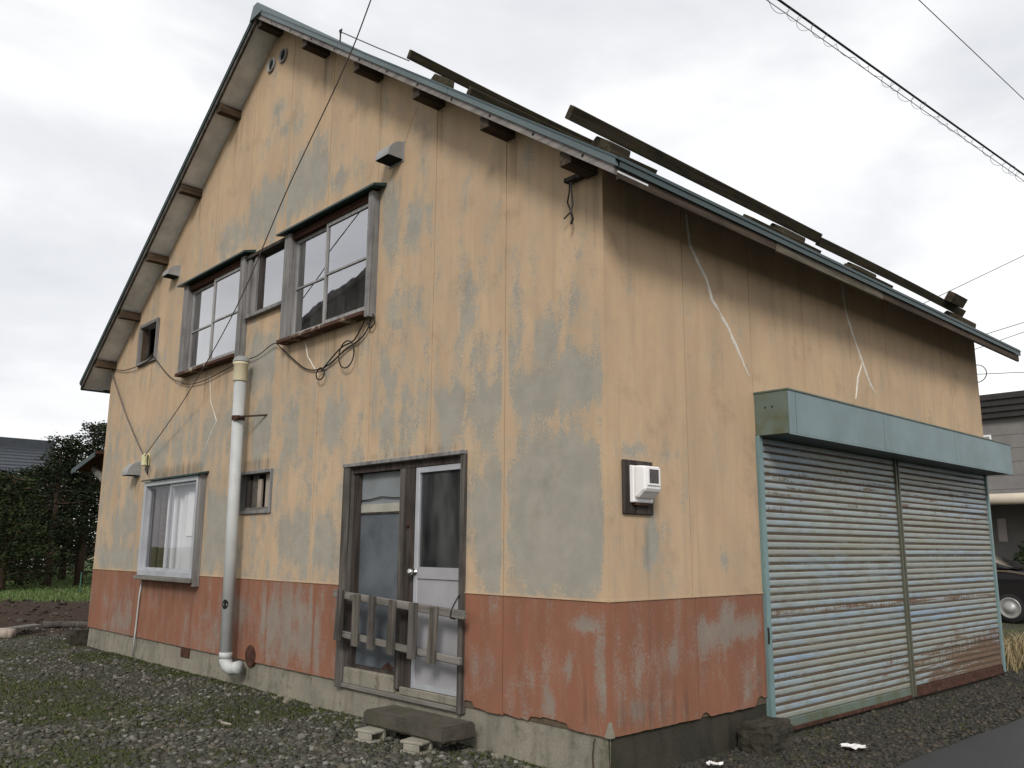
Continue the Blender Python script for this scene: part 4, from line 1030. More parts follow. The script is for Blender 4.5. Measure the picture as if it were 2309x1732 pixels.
# ------------------------------------------------------------------ lattice barrier across the entrance
rl = empty('wooden_barrier', (-2.2, -0.12, 0.3), 'grey weathered slatted wooden barrier tied across the entrance', 'barrier')
def rail(a, b, h, d): return MB().beam(a, b, d, h).build('rail', M_WOODX, rl, bevel=0.006)
rail((-3.08,-0.10,0.745), (-1.27,-0.115,0.665), 0.062, 0.035)
rail((-3.06,-0.085,0.415), (-1.32,-0.105,0.335), 0.055, 0.035)
for i, (x, w, dz, dx) in enumerate(((-2.92,0.085,0.02,-0.03),(-2.67,0.09,-0.0,-0.005),(-2.43,0.08,0.005,-0.015),(-2.145,0.085,0.0,-0.02),(-1.865,0.10,0.005,-0.01),(-1.60,0.09,-0.005,-0.035))):
    zt = 0.745 - (x + 3.08)*0.0442 + 0.03 + dz; zb = zt - 0.41 - 0.02*random.random()
    y = -0.127
    m = MB(); vv = []
    for t in (0, 0.35, 0.7, 1.0):
        z = zt + (zb - zt)*t; c = x + dx*t; ww = w*(1 + 0.06*mnoise.noise(Vector((x*5, t*4, 0))))
        for a, b in ((-ww/2, 0), (ww/2, 0), (ww/2, -0.018), (-ww/2, -0.018)): vv.append((c + a, y + b - 0.002, z + (0.012*mnoise.noise(Vector((x*9+a*60, 0, 0))) if t in (0, 1.0) else 0)))
    ff = [(i_*4+j, i_*4+(j+1) % 4, (i_+1)*4+(j+1) % 4, (i_+1)*4+j) for i_ in range(3) for j in range(4)] + [(3,2,1,0), (12,13,14,15)]
    m.add(vv, ff).build('slat', M_WOODS if i % 2 else M_WOODV, rl)
MB().box(-2.80, -2.68, -0.122, -0.104, 0.70, 0.745).build('batten', M_WOODS, rl)
MB().tube([(-1.43,-0.04,0.80),(-1.42,-0.10,0.73),(-1.405,-0.135,0.69),(-1.415,-0.135,0.64),(-1.40,-0.10,0.63)], 0.006, 6).build('tie_wire', M_CABLE, rl)

# ------------------------------------------------------------------ step slab on cinder blocks
def rough_block(name, x0, x1, y0, y1, z0, z1, mat, seg=0.035, amp=0.008, rnd=0.03, rot=0.0):
    bm = bmesh.new(); bmesh.ops.create_cube(bm, size=1.0)
    bmesh.ops.scale(bm, vec=(x1-x0, y1-y0, z1-z0), verts=bm.verts)
    bmesh.ops.bevel(bm, geom=list(bm.edges), offset=rnd, segments=2, affect='EDGES', clamp_overlap=True)
    for _ in range(5):
        bmesh.ops.subdivide_edges(bm, edges=[q for q in bm.edges if q.calc_length() > seg], cuts=1, use_grid_fill=True)
    for v in bm.verts:
        nz = mnoise.noise(v.co*14 + Vector((x0*7, 0, 0))) + 0.5*mnoise.noise(v.co*37)
        v.co += v.normal*nz*amp
    bmesh.ops.rotate(bm, cent=(0,0,0), matrix=Matrix.Rotation(rot, 3, 'Z'), verts=bm.verts)
    bmesh.ops.translate(bm, vec=((x0+x1)/2, (y0+y1)/2, (z0+z1)/2), verts=bm.verts)
    me = bpy.data.meshes.new(name); bm.to_mesh(me); bm.free(); me.materials.append(mat)
    return link(bpy.data.objects.new(name, me))
o = rough_block('step_slab', -2.13, -1.18, -0.385, -0.075, -0.172, -0.065, M_SLAB, rnd=0.014, amp=0.006, rot=0.03)
tag(o, 'mossy dark concrete step slab resting on two cinder blocks before the entrance', 'step')
def cinder(x, y, rot, label):
    w, l, h, t = 0.19, 0.36, 0.088, 0.03
    m = MB(); z0 = -0.262
    m.box(-w/2, w/2, -l/2, l/2, z0, z0+t*0.7).box(-w/2, w/2, -l/2, l/2, z0+h-t*0.7, z0+h)
    for yy in (-l/2, -l/6, l/6, l/2):
        m.box(-w/2 if abs(yy) < l/3 else -w*0.36, w/2 if abs(yy) < l/3 else w*0.36, max(-l/2, yy-t/2), min(l/2, yy+t/2), z0+t*0.7-0.001, z0+h-t*0.7+0.001)
    o = m.build('cinder_block', M_BLOCK, None, bevel=0.005)
    o.rotation_euler = (0, 0, rot); o.location = (x, y, 0)
    return tag(o, label, 'cinder block', 'cinder blocks under the step slab')
cinder(-1.97, -0.33, 0.22, 'pale hollow cinder block under the end of the step slab farther from the corner')
cinder(-1.46, -0.30, 0.30, 'pale hollow cinder block under the end of the step slab nearer the corner')

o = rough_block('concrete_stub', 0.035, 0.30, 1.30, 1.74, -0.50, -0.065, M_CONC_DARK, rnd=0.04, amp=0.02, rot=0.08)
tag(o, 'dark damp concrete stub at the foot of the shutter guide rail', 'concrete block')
o = rough_block('concrete_stub', -10.15, -9.86, -0.20, 0.22, -0.34, -0.05, M_CONC_DARK, rnd=0.06, amp=0.012)
tag(o, 'dark rounded stone at the far foot of the gable wall', 'stone')

def litter(x, y, sx, sy, rot, label, mat=None):
    bm = bmesh.new(); bmesh.ops.create_grid(bm, x_segments=7, y_segments=5, size=0.5)
    for v in bm.verts:
        edge = 0.85 + 0.25*mnoise.noise(v.co*4 + Vector((x, y, 0)))
        v.co = Vector((v.co.x*sx*edge, v.co.y*sy*edge*(1.1-2.6*v.co.x*v.co.x), 0.02 + 0.022*mnoise.noise(v.co*6 + Vector((x*3, 0, 0)))))
    bmesh.ops.rotate(bm, cent=(0,0,0), matrix=Matrix.Rotation(rot, 3, 'Z'), verts=bm.verts)
    bmesh.ops.translate(bm, vec=(x, y, ground_z(x, y) + 0.018), verts=bm.verts)
    ex = bmesh.ops.solidify(bm, geom=list(bm.faces), thickness=0.003)
    me = bpy.data.meshes.new('litter'); bm.to_mesh(me); bm.free(); me.materials.append(mat or M_WHITE)
    return tag(link(bpy.data.objects.new('plastic_scrap', me)), label, 'litter')
litter(0.61, 1.93, 0.19, 0.15, 0.5, 'crumpled white plastic scrap on the gravel below the shutter')
litter(0.23, 0.77, 0.12, 0.05, 0.5, 'white plastic sliver beside the concrete stub')
tag(MB().tube([(-3.19,-1.02,-0.235),(-3.13,-1.03,-0.228),(-3.06,-1.00,-0.232)], [0.009, 0.010, 0.006], 6).build('twig', M_PALEWOOD), 'pale bent twig lying on the mossy gravel yard', 'twig')

# ------------------------------------------------------------------ cables
def smooth(pts, k=8):
    P_ = [Vector(p) for p in pts]; out = []
    for i in range(len(P_)-1):
        p0 = P_[max(i-1, 0)]; p1 = P_[i]; p2 = P_[i+1]; p3 = P_[min(i+2, len(P_)-1)]
        for j in range(k):
            t = j/k
            out.append(0.5*((2*p1) + (p2-p0)*t + (2*p0-5*p1+4*p2-p3)*t*t + (3*p1-p0-3*p2+p3)*t**3))
    out.append(P_[-1]); return out
def cable(name, pts, r, label, cat='cable', mat=None, k=8, n=6):
    return tag(MB().tube(smooth(pts, k), r, n).build(name, mat or M_CABLE, None, True), label, cat)
cable('wall_cable', [(-9.80,-0.03,3.80),(-9.3,-0.03,3.69),(-8.75,-0.045,3.655),(-8.4,-0.045,3.665),(-8.06,-0.045,3.70)], 0.006, 'dark cable from the far eave to the small tipped window')
cable('wall_cable', [(-8.06,-0.045,3.70),(-7.7,-0.02,3.45),(-7.4,-0.02,3.30),(-7.11,-0.04,3.22),(-6.85,-0.03,3.15),(-6.4,-0.03,3.13),(-5.9,-0.03,3.17),(-5.4,-0.04,3.21),(-5.0,-0.03,3.22),(-4.62,-0.04,3.29),(-4.46,-0.04,3.22)], 0.0055, 'thin dark cable looping below the wide upper windows past the pipe cap')
cable('wall_cable', [(-4.46,-0.04,3.22),(-4.25,-0.02,3.08),(-3.95,-0.02,2.92),(-3.68,-0.02,2.87),(-3.45,-0.025,2.90),(-3.2,-0.025,2.99),(-2.95,-0.025,3.05),(-2.82,-0.025,3.14),(-2.78,-0.03,3.24)], 0.0072, 'black cable drooping below the wide upper window with the roof reflection')
cable('wall_cable', [(-3.62,-0.03,2.84),(-3.45,-0.035,2.93),(-3.25,-0.035,3.02),(-3.05,-0.035,3.05),(-2.93,-0.035,3.15),(-2.83,-0.035,3.26),(-2.74,-0.035,3.24),(-2.71,-0.035,3.16),(-2.78,-0.035,3.12),(-2.82,-0.035,3.18)], 0.0072, 'black cable rising to a small loop at the upper window corner')
def ring_pts(cx, cz, rx, rz, y): return [(cx + rx*math.cos(a), y, cz + rz*math.sin(a)) for a in np.linspace(0, 2*math.pi, 22)]
cable('cable_coil', ring_pts(-3.14, 2.93, 0.13, 0.13, -0.05), 0.0065, 'larger black cable coil hanging below the upper window', k=2)
cable('cable_coil', ring_pts(-3.60, 2.81, 0.075, 0.058, -0.05), 0.007, 'smaller black cable coil at the lowest point of the drooping cable', k=2)
cable('service_wire', [(-7.95,-0.09,2.32),(-6.53,-0.18,2.92),(-5.03,-0.30,3.72),(-3.73,-0.45,4.64),(-2.52,-0.62,5.30),(-1.86,-0.75,5.68),(-0.4,-1.05,6.75),(3.0,-1.8,9.5)], 0.006, 'twisted service wire slanting across the gable from the sky', 'wire', M_WIRE)
cable('service_wire', [(-9.72,-0.05,3.72),(-9.0,-0.055,3.06),(-8.45,-0.06,2.62),(-8.03,-0.085,2.35)], 0.008, 'short wire from the far eave down to the cream insulator', 'wire', M_WIRE)
def line(a, b, t): return Vector(a) + (Vector(b) - Vector(a))*t
A_, B_ = Vector((-0.10, 2.85, 6.50)), Vector((0.38, 8.49, 6.30))
cable('power_cable', [line(A_, B_, t) for t in (-3.2, -1.5, 0, 1, 2.4, 5)], 0.013, 'thick black overhead cable crossing the sky beside the road', k=4)
cable('telephone_cable', [line(A_, B_, t) + Vector((-0.04,0,-0.05)) for t in (-3.2, -1.5, 0, 1, 2.4, 5)], 0.0045, 'thin wire strung just below the thick overhead cable', 'wire', M_WIRE, 4)
hx = []
for i in range(1500):
    t = -0.5 + 2.2*i/1500; a = i*0.2 + 1.6*math.sin(i*0.031) + 0.8*math.sin(i*0.083)
    s_ = 0.036 + 0.018*math.sin(i*0.021) + 0.012*math.sin(i*0.13)
    hx.append(line(A_, B_, t) + Vector((-0.03 + s_*math.cos(a), 0, -0.035 + s_*1.05*math.sin(a))))
tag(MB().tube(hx, 0.0026, 4).build('lashing_wire', M_WIRE), 'coiled lashing wire wound round the overhead cable', 'wire')
A2, B2 = Vector((0.327, 5.346, 7.5)), Vector((0.436, 8.735, 7.5))
cable('overhead_wire', [line(A2, B2, t) for t in (-4, 0, 1, 6)], 0.006, 'single pale wire in the top corner of the sky beyond the road cable', 'wire', M_WIRE, 3)
for (p, q, lab) in (((-8.2,25.6,9.35),(-4.98,28.36,11.36),'far thin wire rising steeply beyond the eave'), ((-6.9,27.2,8.38),(-4.4,29.5,9.43),'upper of the two near-level wires past the far eave'),
                    ((-7.0,27.1,7.90),(-4.4,29.6,9.18),'lower of the two near-level wires past the far eave'), ((-7.3,27.0,7.20),(-4.4,30.0,7.40),'lowest far wire above the grey house')):
    cable('overhead_wire', [line(p, q, t) for t in (-1.0, 0, 1, 4)], 0.014, lab, 'wire', M_WIRE, 2)
cable('cable_coil', ring_pts(-0.02, 3.33, 0.11, 0.11, L + 0.05), 0.006, 'loose wire loop on the far corner of the house', mat=M_WIRE, k=2)

# ------------------------------------------------------------------ gravel, weeds and grass
ICO_V = []
_t = (1 + 5**0.5)/2
for a, b in ((-1,_t),(1,_t),(-1,-_t),(1,-_t)): ICO_V += [(a, b, 0)]
for a, b in ((-1,_t),(1,_t),(-1,-_t),(1,-_t)): ICO_V += [(0, a, b)]
for a, b in ((_t,-1),(_t,1),(-_t,-1),(-_t,1)): ICO_V += [(a, 0, b)]
ICO_V = np.array(ICO_V)/1.902
ICO_F = np.array([(0,11,5),(0,5,1),(0,1,7),(0,7,10),(0,10,11),(1,5,9),(5,11,4),(11,10,2),(10,7,6),(7,1,8),(3,9,4),(3,4,2),(3,2,6),(3,6,8),(3,8,9),(4,9,5),(2,4,11),(6,2,10),(8,6,7),(9,8,1)])
def stones(name, pts, sizes, mat, label):
    n_ = len(pts); V = np.empty((n_, 12, 3), np.float32)
    for i in range(n_):
        s = sizes[i]
        v = ICO_V*(1 + rng.uniform(-0.32, 0.32, (12, 1)))*np.array([s*rng.uniform(0.8, 1.5), s*rng.uniform(0.7, 1.1), s*rng.uniform(0.4, 0.75)])
        a = rng.uniform(0, 6.28); c, q = math.cos(a), math.sin(a); tl = rng.uniform(-0.35, 0.35)
        x = v[:, 0]*c - v[:, 1]*q; y = v[:, 0]*q + v[:, 1]*c; z = v[:, 2] + x*tl
        V[i, :, 0] = x + pts[i][0]; V[i, :, 1] = y + pts[i][1]; V[i, :, 2] = z + pts[i][2] + s*0.12
    F = (ICO_F[None] + (np.arange(n_)*12)[:, None, None]).reshape(-1, 3)
    o = np_mesh(name, V.reshape(-1, 3), F, mat)
    return tag(o, label, 'gravel', kind='stuff')
def yard_points(count, x0, x1, y0, y1, keep):
    out = []; tries = 0
    while len(out) < count and tries < count*12:
        tries += 1
        x = random.uniform(x0, x1); y = random.uniform(y0, y1)
        if not keep(x, y): continue
        z = ground_z(x, y)
        if not in_view((x, y, z), 0.10): continue
        out.append((x, y, z))
    return out
def mossy(x, y): return mnoise.noise(Vector((x*0.9 + 3, y*0.9, 2.0))) + 0.5*mnoise.noise(Vector((x*2.7, y*2.7, 5.0)))
def keep_yard(x, y):
    if y > -0.03 and x > -W - 0.05: return False
    d = math.hypot(x - CAM.x, y - CAM.y)
    if random.random() > min(1, 42/(d*d + 6)): return False
    return random.random() > 0.8*max(0, min(1, mossy(x, y)*3.2))
P1 = yard_points(26000, -12.5, 1.2, -4.2, 1.5, keep_yard)
stones('gravel', P1, [0.006 + 0.024*random.random()**2.6 + (0.022*random.random() if random.random() < 0.02 else 0) for _ in P1], M_STONES, 'grey crushed stone covering the yard before the gable')
def keep_side(x, y): return (x > 0.02 or y > 7.15 or y < -0.03) and (x < 1.0 or random.random() < 0.05*math.exp(-(x-1.0)*2.2))
P2 = yard_points(12500, -0.3, 2.2, 0.2, 9.5, keep_side)
stones('gravel', P2, [0.007 + 0.018*random.random()**2 for _ in P2], M_STONED, 'dark wet gravel strip between the shutter and the road')

def blades(name, pts, hmin, hmax, w, mat, label, cat, lean=0.5, kind='stuff'):
    V = []; F = []
    for (x, y, z) in pts:
        h = random.uniform(hmin, hmax); a = random.uniform(0, 6.28); l = random.uniform(0, lean)*h; b = random.uniform(0, 6.28)
        dx, dy = math.cos(a)*w/2, math.sin(a)*w/2; lx, ly = math.cos(b)*l, math.sin(b)*l
        i = len(V)
        V += [(x-dx, y-dy, z-0.005), (x+dx, y+dy, z-0.005), (x+dx*0.8+lx*0.35, y+dy*0.8+ly*0.35, z+h*0.55), (x-dx*0.8+lx*0.35, y-dy*0.8+ly*0.35, z+h*0.55), (x+lx, y+ly, z+h*(1-0.3*lean))]
        F += [(i, i+1, i+2), (i, i+2, i+3), (i+3, i+2, i+4)]
    return tag(np_mesh(name, V, F, mat), label, cat, kind=kind)
wp = []
for _ in range(900):
    x_ = random.uniform(-9.8, -0.1)
    if mnoise.noise(Vector((x_*1.7, 3.3, 0))) > -0.15: wp.append((x_, -0.012 - 0.07*random.random()**2, ground_z(x_, -0.04)))
def clump(cx, cy, r, n_):
    for _ in range(n_):
        a = random.uniform(0, 6.28); q = r*math.sqrt(random.random()); x, y = cx+q*math.cos(a), cy+q*math.sin(a)
        if y < -0.02 or x < -W - 0.02: wp.append((x, y, ground_z(x, y)))
for cx, cy, r, n_ in ((-8.6,-0.25,0.35,420),(-7.9,-0.2,0.35,500),(-7.3,-0.15,0.3,420),(-6.8,-0.2,0.3,300),(-6.3,-0.15,0.2,120),(-3.45,-0.15,0.10,110),(-2.55,-0.25,0.16,120),(-2.2,-0.45,0.25,160),(-1.6,-0.5,0.25,170),(-1.2,-0.35,0.15,120),(-1.05,-0.12,0.10,120),(-0.9,-0.35,0.25,120),(-9.9,-0.35,0.25,200),(-10.5,-0.2,0.3,220),(-1.75,-0.2,0.12,100)):
    clump(cx, cy, r, n_)
for (x, y, z) in yard_points(13000, -12, 0.5, -4.2, -0.02, lambda x, y: mossy(x, y) > 0.0 and random.random() < 90/((x-CAM.x)**2 + (y-CAM.y)**2 + 8)): wp.append((x, y, z))
blades('weeds', wp, 0.008, 0.032, 0.012, M_MOSS, 'short weeds and moss growing through the yard gravel', 'weeds', 0.9)
gp = yard_points(15000, -30, -14.3, -3, 9, lambda x, y: random.random() < 300/((x-CAM.x)**2 + 40))
blades('grass', gp, 0.03, 0.09, 0.022, M_GRASS, 'bright green meadow grass behind the soil bank', 'grass', 0.7)
sp = [(random.gauss(0, 1), random.gauss(0, 1)) for _ in range(900)]
sp = [(-0.35+0.38*a, 8.15+0.55*b) for a, b in sp]
sp = [(x, y, ground_z(x, y)) for x, y in sp if y > L + 0.1 and x < 0.6]
blades('dry_grass', sp, 0.15, 0.62, 0.012, M_STRAW, 'tangle of dry straw coloured grass past the far end of the shutter', 'dry grass', 1.1)
sp = yard_points(1500, -1.6, 0.9, 7.2, 12, lambda x, y: True)
blades('weeds', sp, 0.03, 0.16, 0.012, M_MOSS, 'green verge weeds beyond the shutter', 'weeds', 0.8)
P3 = yard_points(900, -14.6, -11.6, -3, 4, lambda x, y: True)
stones('soil_clods', P3, [0.015 + 0.05*random.random()**3 for _ in P3], mat_stones('soil_clod', [(0.025, 0.017, 0.012), (0.05, 0.036, 0.026), (0.035, 0.025, 0.018), (0.09, 0.08, 0.06)]), 'dark clods and pebbles on the soil bank')

# ------------------------------------------------------------------ planks, logs and stump at the edge of the yard
def at(d, u_dir): return (CAM.x + u_dir[0]*d, CAM.y + u_dir[1]*d)
def log(a, b, r, label, mat=M_PALEWOOD, name='log', cat='log'):
    a = Vector(a); b = Vector(b); a.z = ground_z(a.x, a.y) + r*0.8; b.z = ground_z(b.x, b.y) + r*0.8
    k = 6; pts = [a + (b-a)*i/k + Vector((0,0,0.012*mnoise.noise(Vector((i*0.7, a.x, 0))))) for i in range(k+1)]
    return tag(MB().tube(pts, [r*(1+0.12*mnoise.noise(Vector((i, a.y*3, 1)))) for i in range(k+1)], 9).build(name, mat, None, True), label, cat)
log((-11.75, -0.95, 0), (-11.45, -0.55, 0), 0.085, 'short pale log with orange cut end lying by the soil bank')
log((-12.1, -1.9, 0), (-11.7, -1.1, 0), 0.11, 'grey log half hidden by the plank at the yard edge', M_WOODV)
log((-12.4, 0.1, 0), (-12.2, 1.3, 0), 0.06, 'thin dark log at the foot of the soil bank', M_WOODV)
def board_on_ground(a, b, w, label, lift=0.06):
    a = Vector(a); b = Vector(b); a.z = ground_z(a.x, a.y) + lift; b.z = ground_z(b.x, b.y) + lift + 0.05
    return tag(MB().beam(a, b, w, 0.035).build('plank', M_WOODX, None, bevel=0.005), label, 'plank')
board_on_ground((-11.5, -1.5, 0), (-12.0, -0.1, 0), 0.22, 'weathered plank lying across the logs at the yard edge')
board_on_ground((-11.2, -2.6, 0), (-11.6, -1.3, 0), 0.18, 'pale plank end pointing into the yard at the picture edge', 0.04)
st = empty('tree_stump', (-17.0, 3.15, 0.1), 'tall bleached broken stump with splintered side branches beside the house', 'stump')
sx, sy = -17.0, 2.72; sz = ground_z(sx, sy)
MB().tube([(sx,sy,sz-0.1),(sx+0.02,sy,sz+0.4),(sx-0.02,sy+0.02,sz+0.8),(sx,sy,sz+1.12)], [0.20,0.15,0.13,0.15], 10).build('trunk', M_PALEWOOD, st, True)
for (dx, dy, dz, z0) in ((-0.15,-0.55,-0.15,0.92),(-0.1,-0.4,0.12,1.0),(0.1,0.3,0.05,1.02),(0,-0.25,0.16,0.8),(0.05,0.28,-0.2,0.85),(0.1,-0.3,0.2,1.05)):
    MB().tube([(sx,sy,sz+z0),(sx+dx*0.5,sy+dy*0.5,sz+z0+dz*0.3),(sx+dx,sy+dy,sz+z0+dz)], [0.05,0.035,0.012], 6).build('branch_stub', M_PALEWOOD, st, True)
for (x, y, h, lab) in ((-17.8, -0.15, 0.62, 'thin green garden stake in front of the bushy conifer'), (-17.6, 2.2, 0.45, 'thin green garden stake near the broken stump')):
    z = ground_z(x, y)
    tag(MB().tube([(x,y,z-0.05),(x+0.01,y,z+h)], 0.014, 6).build('garden_stake', mat_plain('green_stake_paint', (0.05, 0.13, 0.09), 0.5, 0.1, 5), None), lab, 'stake')

# ------------------------------------------------------------------ conifers behind the meadow
def conifer(x, y, h, rad, label, mat, seed, low=0.12, dens=6500, leaf=0.10):
    rs = random.Random(seed); z0 = ground_z(x, y)
    t = empty('conifer_tree', (x, y, z0), label, 'tree', 'conifers behind the meadow')
    tp = [(x, y, z0-0.1), (x+rs.uniform(-.05,.05), y, z0+h*0.4), (x, y+rs.uniform(-.05,.05), z0+h*0.96)]
    MB().tube(tp, [h*0.028, h*0.02, 0.012], 8).build('trunk', M_BARK, t, True)
    V = []; F = []; br = MB()
    nb = int(26 + h*9)
    for i in range(nb):
        f = low + (0.97-low)*(i/nb)**0.85; zz = z0 + h*f; a = rs.uniform(0, 6.28)
        L_ = rad*(1-f)**0.72*rs.uniform(0.6, 1.15) + 0.12
        d = Vector((math.cos(a), math.sin(a), 0)); up = rs.uniform(-0.12, 0.42)
        p0 = Vector((x, y, zz)); p1 = p0 + d*L_ + Vector((0,0,up*L_))
        br.tube([p0, p0.lerp(p1, 0.5) + Vector((0,0,-0.03*L_)), p1], [0.02, 0.012, 0.004], 5, False)
        n_ = int(dens/nb*(0.5 + L_/rad))
        for _ in range(n_):
            q = rs.random()**0.65; c = p0.lerp(p1, q); spread = 0.07 + 0.22*L_*(1 - 0.75*q)
            c = c + Vector((rs.gauss(0, spread), rs.gauss(0, spread), rs.gauss(0, spread*0.5) - 0.05*rs.random()))
            e1 = (d*rs.uniform(0.4, 1) + Vector((rs.gauss(0,.5), rs.gauss(0,.5), rs.gauss(0.1,.35)))).normalized()*leaf*rs.uniform(0.6, 1.3)
            e2 = e1.cross(Vector((rs.gauss(0,1), rs.gauss(0,1), rs.gauss(0,1)))).normalized()*leaf*0.22
            k = len(V); V += [c - e2*0.6, c + e1*0.5 + e2, c + e1*1.05, c + e1*0.5 - e2]; F.append((k, k+1, k+2, k+3))
    br.build('branches', M_BARK, t)
    np_mesh('crown', [tuple(v) for v in V], F, mat, t)
    return t
U = {0: (-0.977, 0.211), 30: (-0.974, 0.224), 60: (-0.972, 0.235), 95: (-0.968, 0.249), 130: (-0.965, 0.262), 160: (-0.961, 0.274), 195: (-0.957, 0.289), 235: (-0.952, 0.305), -40: (-0.981, 0.193)}
for u, d, h, r_, mat, low, lab in (
    (30, 23.5, 2.75, 1.25, M_NEEDLE2, 0.02, 'bushy olive green conifer nearest the picture edge, foliage to the ground'),
    (-40, 25.0, 3.0, 1.4, M_NEEDLE2, 0.03, 'olive conifer cut by the picture edge'),
    (130, 26.0, 4.0, 1.5, M_NEEDLE, 0.22, 'dark conifer with a bare reddish trunk in front of the slate roof corner'),
    (195, 26.5, 4.55, 1.6, M_NEEDLE, 0.20, 'dark conifer rising beside the lean-to canopy of the house'),
    (235, 27.5, 4.7, 1.6, M_NEEDLE, 0.16, 'dark conifer half hidden behind the far corner of the house'),
    (75, 28.5, 3.25, 1.6, M_NEEDLE, 0.12, 'lower dark conifer under the slate roof'),
    (0, 30.0, 3.4, 1.8, M_NEEDLE, 0.10, 'low dark conifer behind the bushy one at the picture edge'),
    (160, 31.0, 4.3, 2.0, M_NEEDLE, 0.05, 'dark conifer filling the gap behind the bare trunk'),
    (100, 33.0, 3.6, 2.2, M_NEEDLE, 0.03, 'broad dark conifer deepest in the grove'),
    (20, 35.0, 3.5, 2.4, M_NEEDLE, 0.0, 'broad dark conifer behind the low ones at the picture edge'),
    (190, 36.0, 4.2, 2.6, M_NEEDLE, 0.0, 'broad dark conifer seen between the trunks by the house')):
    dr = U.get(u) or U[min(U, key=lambda q: abs(q-u))]
    dx = (u - min(U, key=lambda q: abs(q-u)))*0.00042
    x, y = at(d, (dr[0] + dx*0.24, dr[1] + dx*0.97))
    conifer(x, y, h, r_, lab, mat, int(u*7 + d*3), low)

# ------------------------------------------------------------------ slate roofed house behind the conifers
M_SLATE = mat_plain('blue_slate_roof', (0.045, 0.05, 0.058), 0.6, 0.15, 3)
M_CREAMW = mat_plain('cream_render', (0.55, 0.52, 0.46), 0.85, 0.08, 1)
sl = empty('slate_roof_house', (-45, 5, -0.26), 'low house with a dark slate roof behind the conifers', 'house')
def slate_house():
    # roof slope faces the viewer (+x); ridge runs along y
    xr, xe = -46.0, -42.2; zr_, ze = 6.15, 4.55
    y0, y1 = -4.0, 8.75
    rows = 8
    for i in range(rows):
        t0, t1 = i/rows, (i+1)/rows
        xa, xb = xe + (xr-xe)*t0, xe + (xr-xe)*t1; za, zb = ze + (zr_-ze)*t0, ze + (zr_-ze)*t1
        off = 0.05
        MB().hexa([(xa+0.04,y0,za-0.03),(xa+0.04,y1,za-0.03),(xb,y1,zb-0.03),(xb,y0,zb-0.03),(xa+0.04,y0,za+off),(xa+0.04,y1,za+off),(xb,y1,zb+0.012),(xb,y0,zb+0.012)]).build('tile_row', M_SLATE, sl)
    MB().box(xr-0.25, xr+0.25, y0-0.05, y1+0.1, zr_-0.12, zr_+0.42).build('ridge_beam', M_SLATE, sl)
    MB().hexa([(xr,y0,zr_-0.05),(xr,y1,zr_-0.05),(xr-3.8,y1,ze-0.05),(xr-3.8,y0,ze-0.05),(xr,y0,zr_),(xr,y1,zr_),(xr-3.8,y1,ze),(xr-3.8,y0,ze)]).build('roof_back', M_SLATE, sl)
    MB().box(xr-3.4, xe-0.4, y0+0.4, y1-0.4, -0.3, ze+0.1).build('wall', M_CREAMW, sl)
    MB().box(xe-0.12, xe+0.02, y0, y1, ze-0.16, ze-0.031).build('eave_board', M_CREAMW, sl)
    for y in (-2.0, 1.2, 4.4):
        MB().box(xe-0.399, xe-0.36, y, y+1.4, 1.2, 2.6).build('window', M_ALU, sl)
        MB().box(xe-0.359, xe-0.355, y+0.06, y+1.34, 1.26, 2.54).build('pane', M_GLASSD, sl)
slate_house()

# ------------------------------------------------------------------ grey house, car and shrub beyond the shutter
M_GREYW = mat_plain('grey_brick_siding', (0.19, 0.18, 0.17), 0.85, 0.12, 2)
M_ROOFD = mat_plain('dark_brown_fascia_metal', (0.035, 0.03, 0.03), 0.5, 0.2, 3)
gh = empty('grey_house', (-6.0, 27, -0.26), 'grey modern house with dark banded roof edge beyond the shutter', 'house')
hx0, hx1, hy0, hy1 = -14.0, -4.08, 25.0, 33.0
MB().box(hx0, hx1, hy0, hy1, -0.3, 5.25).build('wall', M_GREYW, gh)
for k in range(12):
    MB().box(hx0, hx1 + 0.012, hy0 - 0.012, hy0 + 0.01, 0.1 + k*0.42, 0.1 + k*0.42 + 0.40).build('siding_course', M_GREYW, gh)
for k, (z0, z1, o_) in enumerate(((5.25,5.42,0.22),(5.43,5.60,0.28),(5.61,5.79,0.34),(5.80,5.98,0.40))):
    MB().box(hx0-o_, hx1+o_, hy0-o_, hy1+o_, z0, z1).build('fascia_band', M_ROOFD, gh)
wn = MB().box(-6.05, -5.55, hy0-0.05, hy0-0.013, 4.35, 4.75).build('window', M_WHITE, gh)
MB().box(-6.0, -5.6, hy0-0.055, hy0-0.051, 4.40, 4.70).build('pane', M_GLASSD, wn)
w2 = MB().box(-4.42, -4.10, hy0-0.05, hy0-0.013, 3.05, 3.72).build('window', M_ROOFD, gh)
MB().box(-4.40, -4.12, hy0-0.055, hy0-0.051, 3.1, 3.68).build('pane', M_GLASSD, w2)
MB().tube([(-9.5, hy0-2.2, 2.62), (-2.6, hy0-2.2, 2.62)], 0.16, 12).build('carport_beam', mat_plain('beige_carport_beam', (0.46, 0.40, 0.32), 0.6, 0.1, 2), gh, True)
MB().box(-9.5, -2.6, hy0-2.1, hy0, 2.66, 2.74).build('carport_roof', M_ROOFD, gh)
MB().box(-5.62, -5.38, hy0-0.03, hy0-0.013, 1.45, 2.15).build('wall_sign', mat_plain('pale_pink_sign', (0.48, 0.42, 0.41), 0.6, 0.05, 3), gh)
MB().lathe([(0.11,0.0),(0.11,-0.08),(0.07,-0.14),(0.0,-0.15)], (-4.72, hy0-0.013, 1.98), 'y', 12).build('wall_vent', M_WHITE, gh, True)

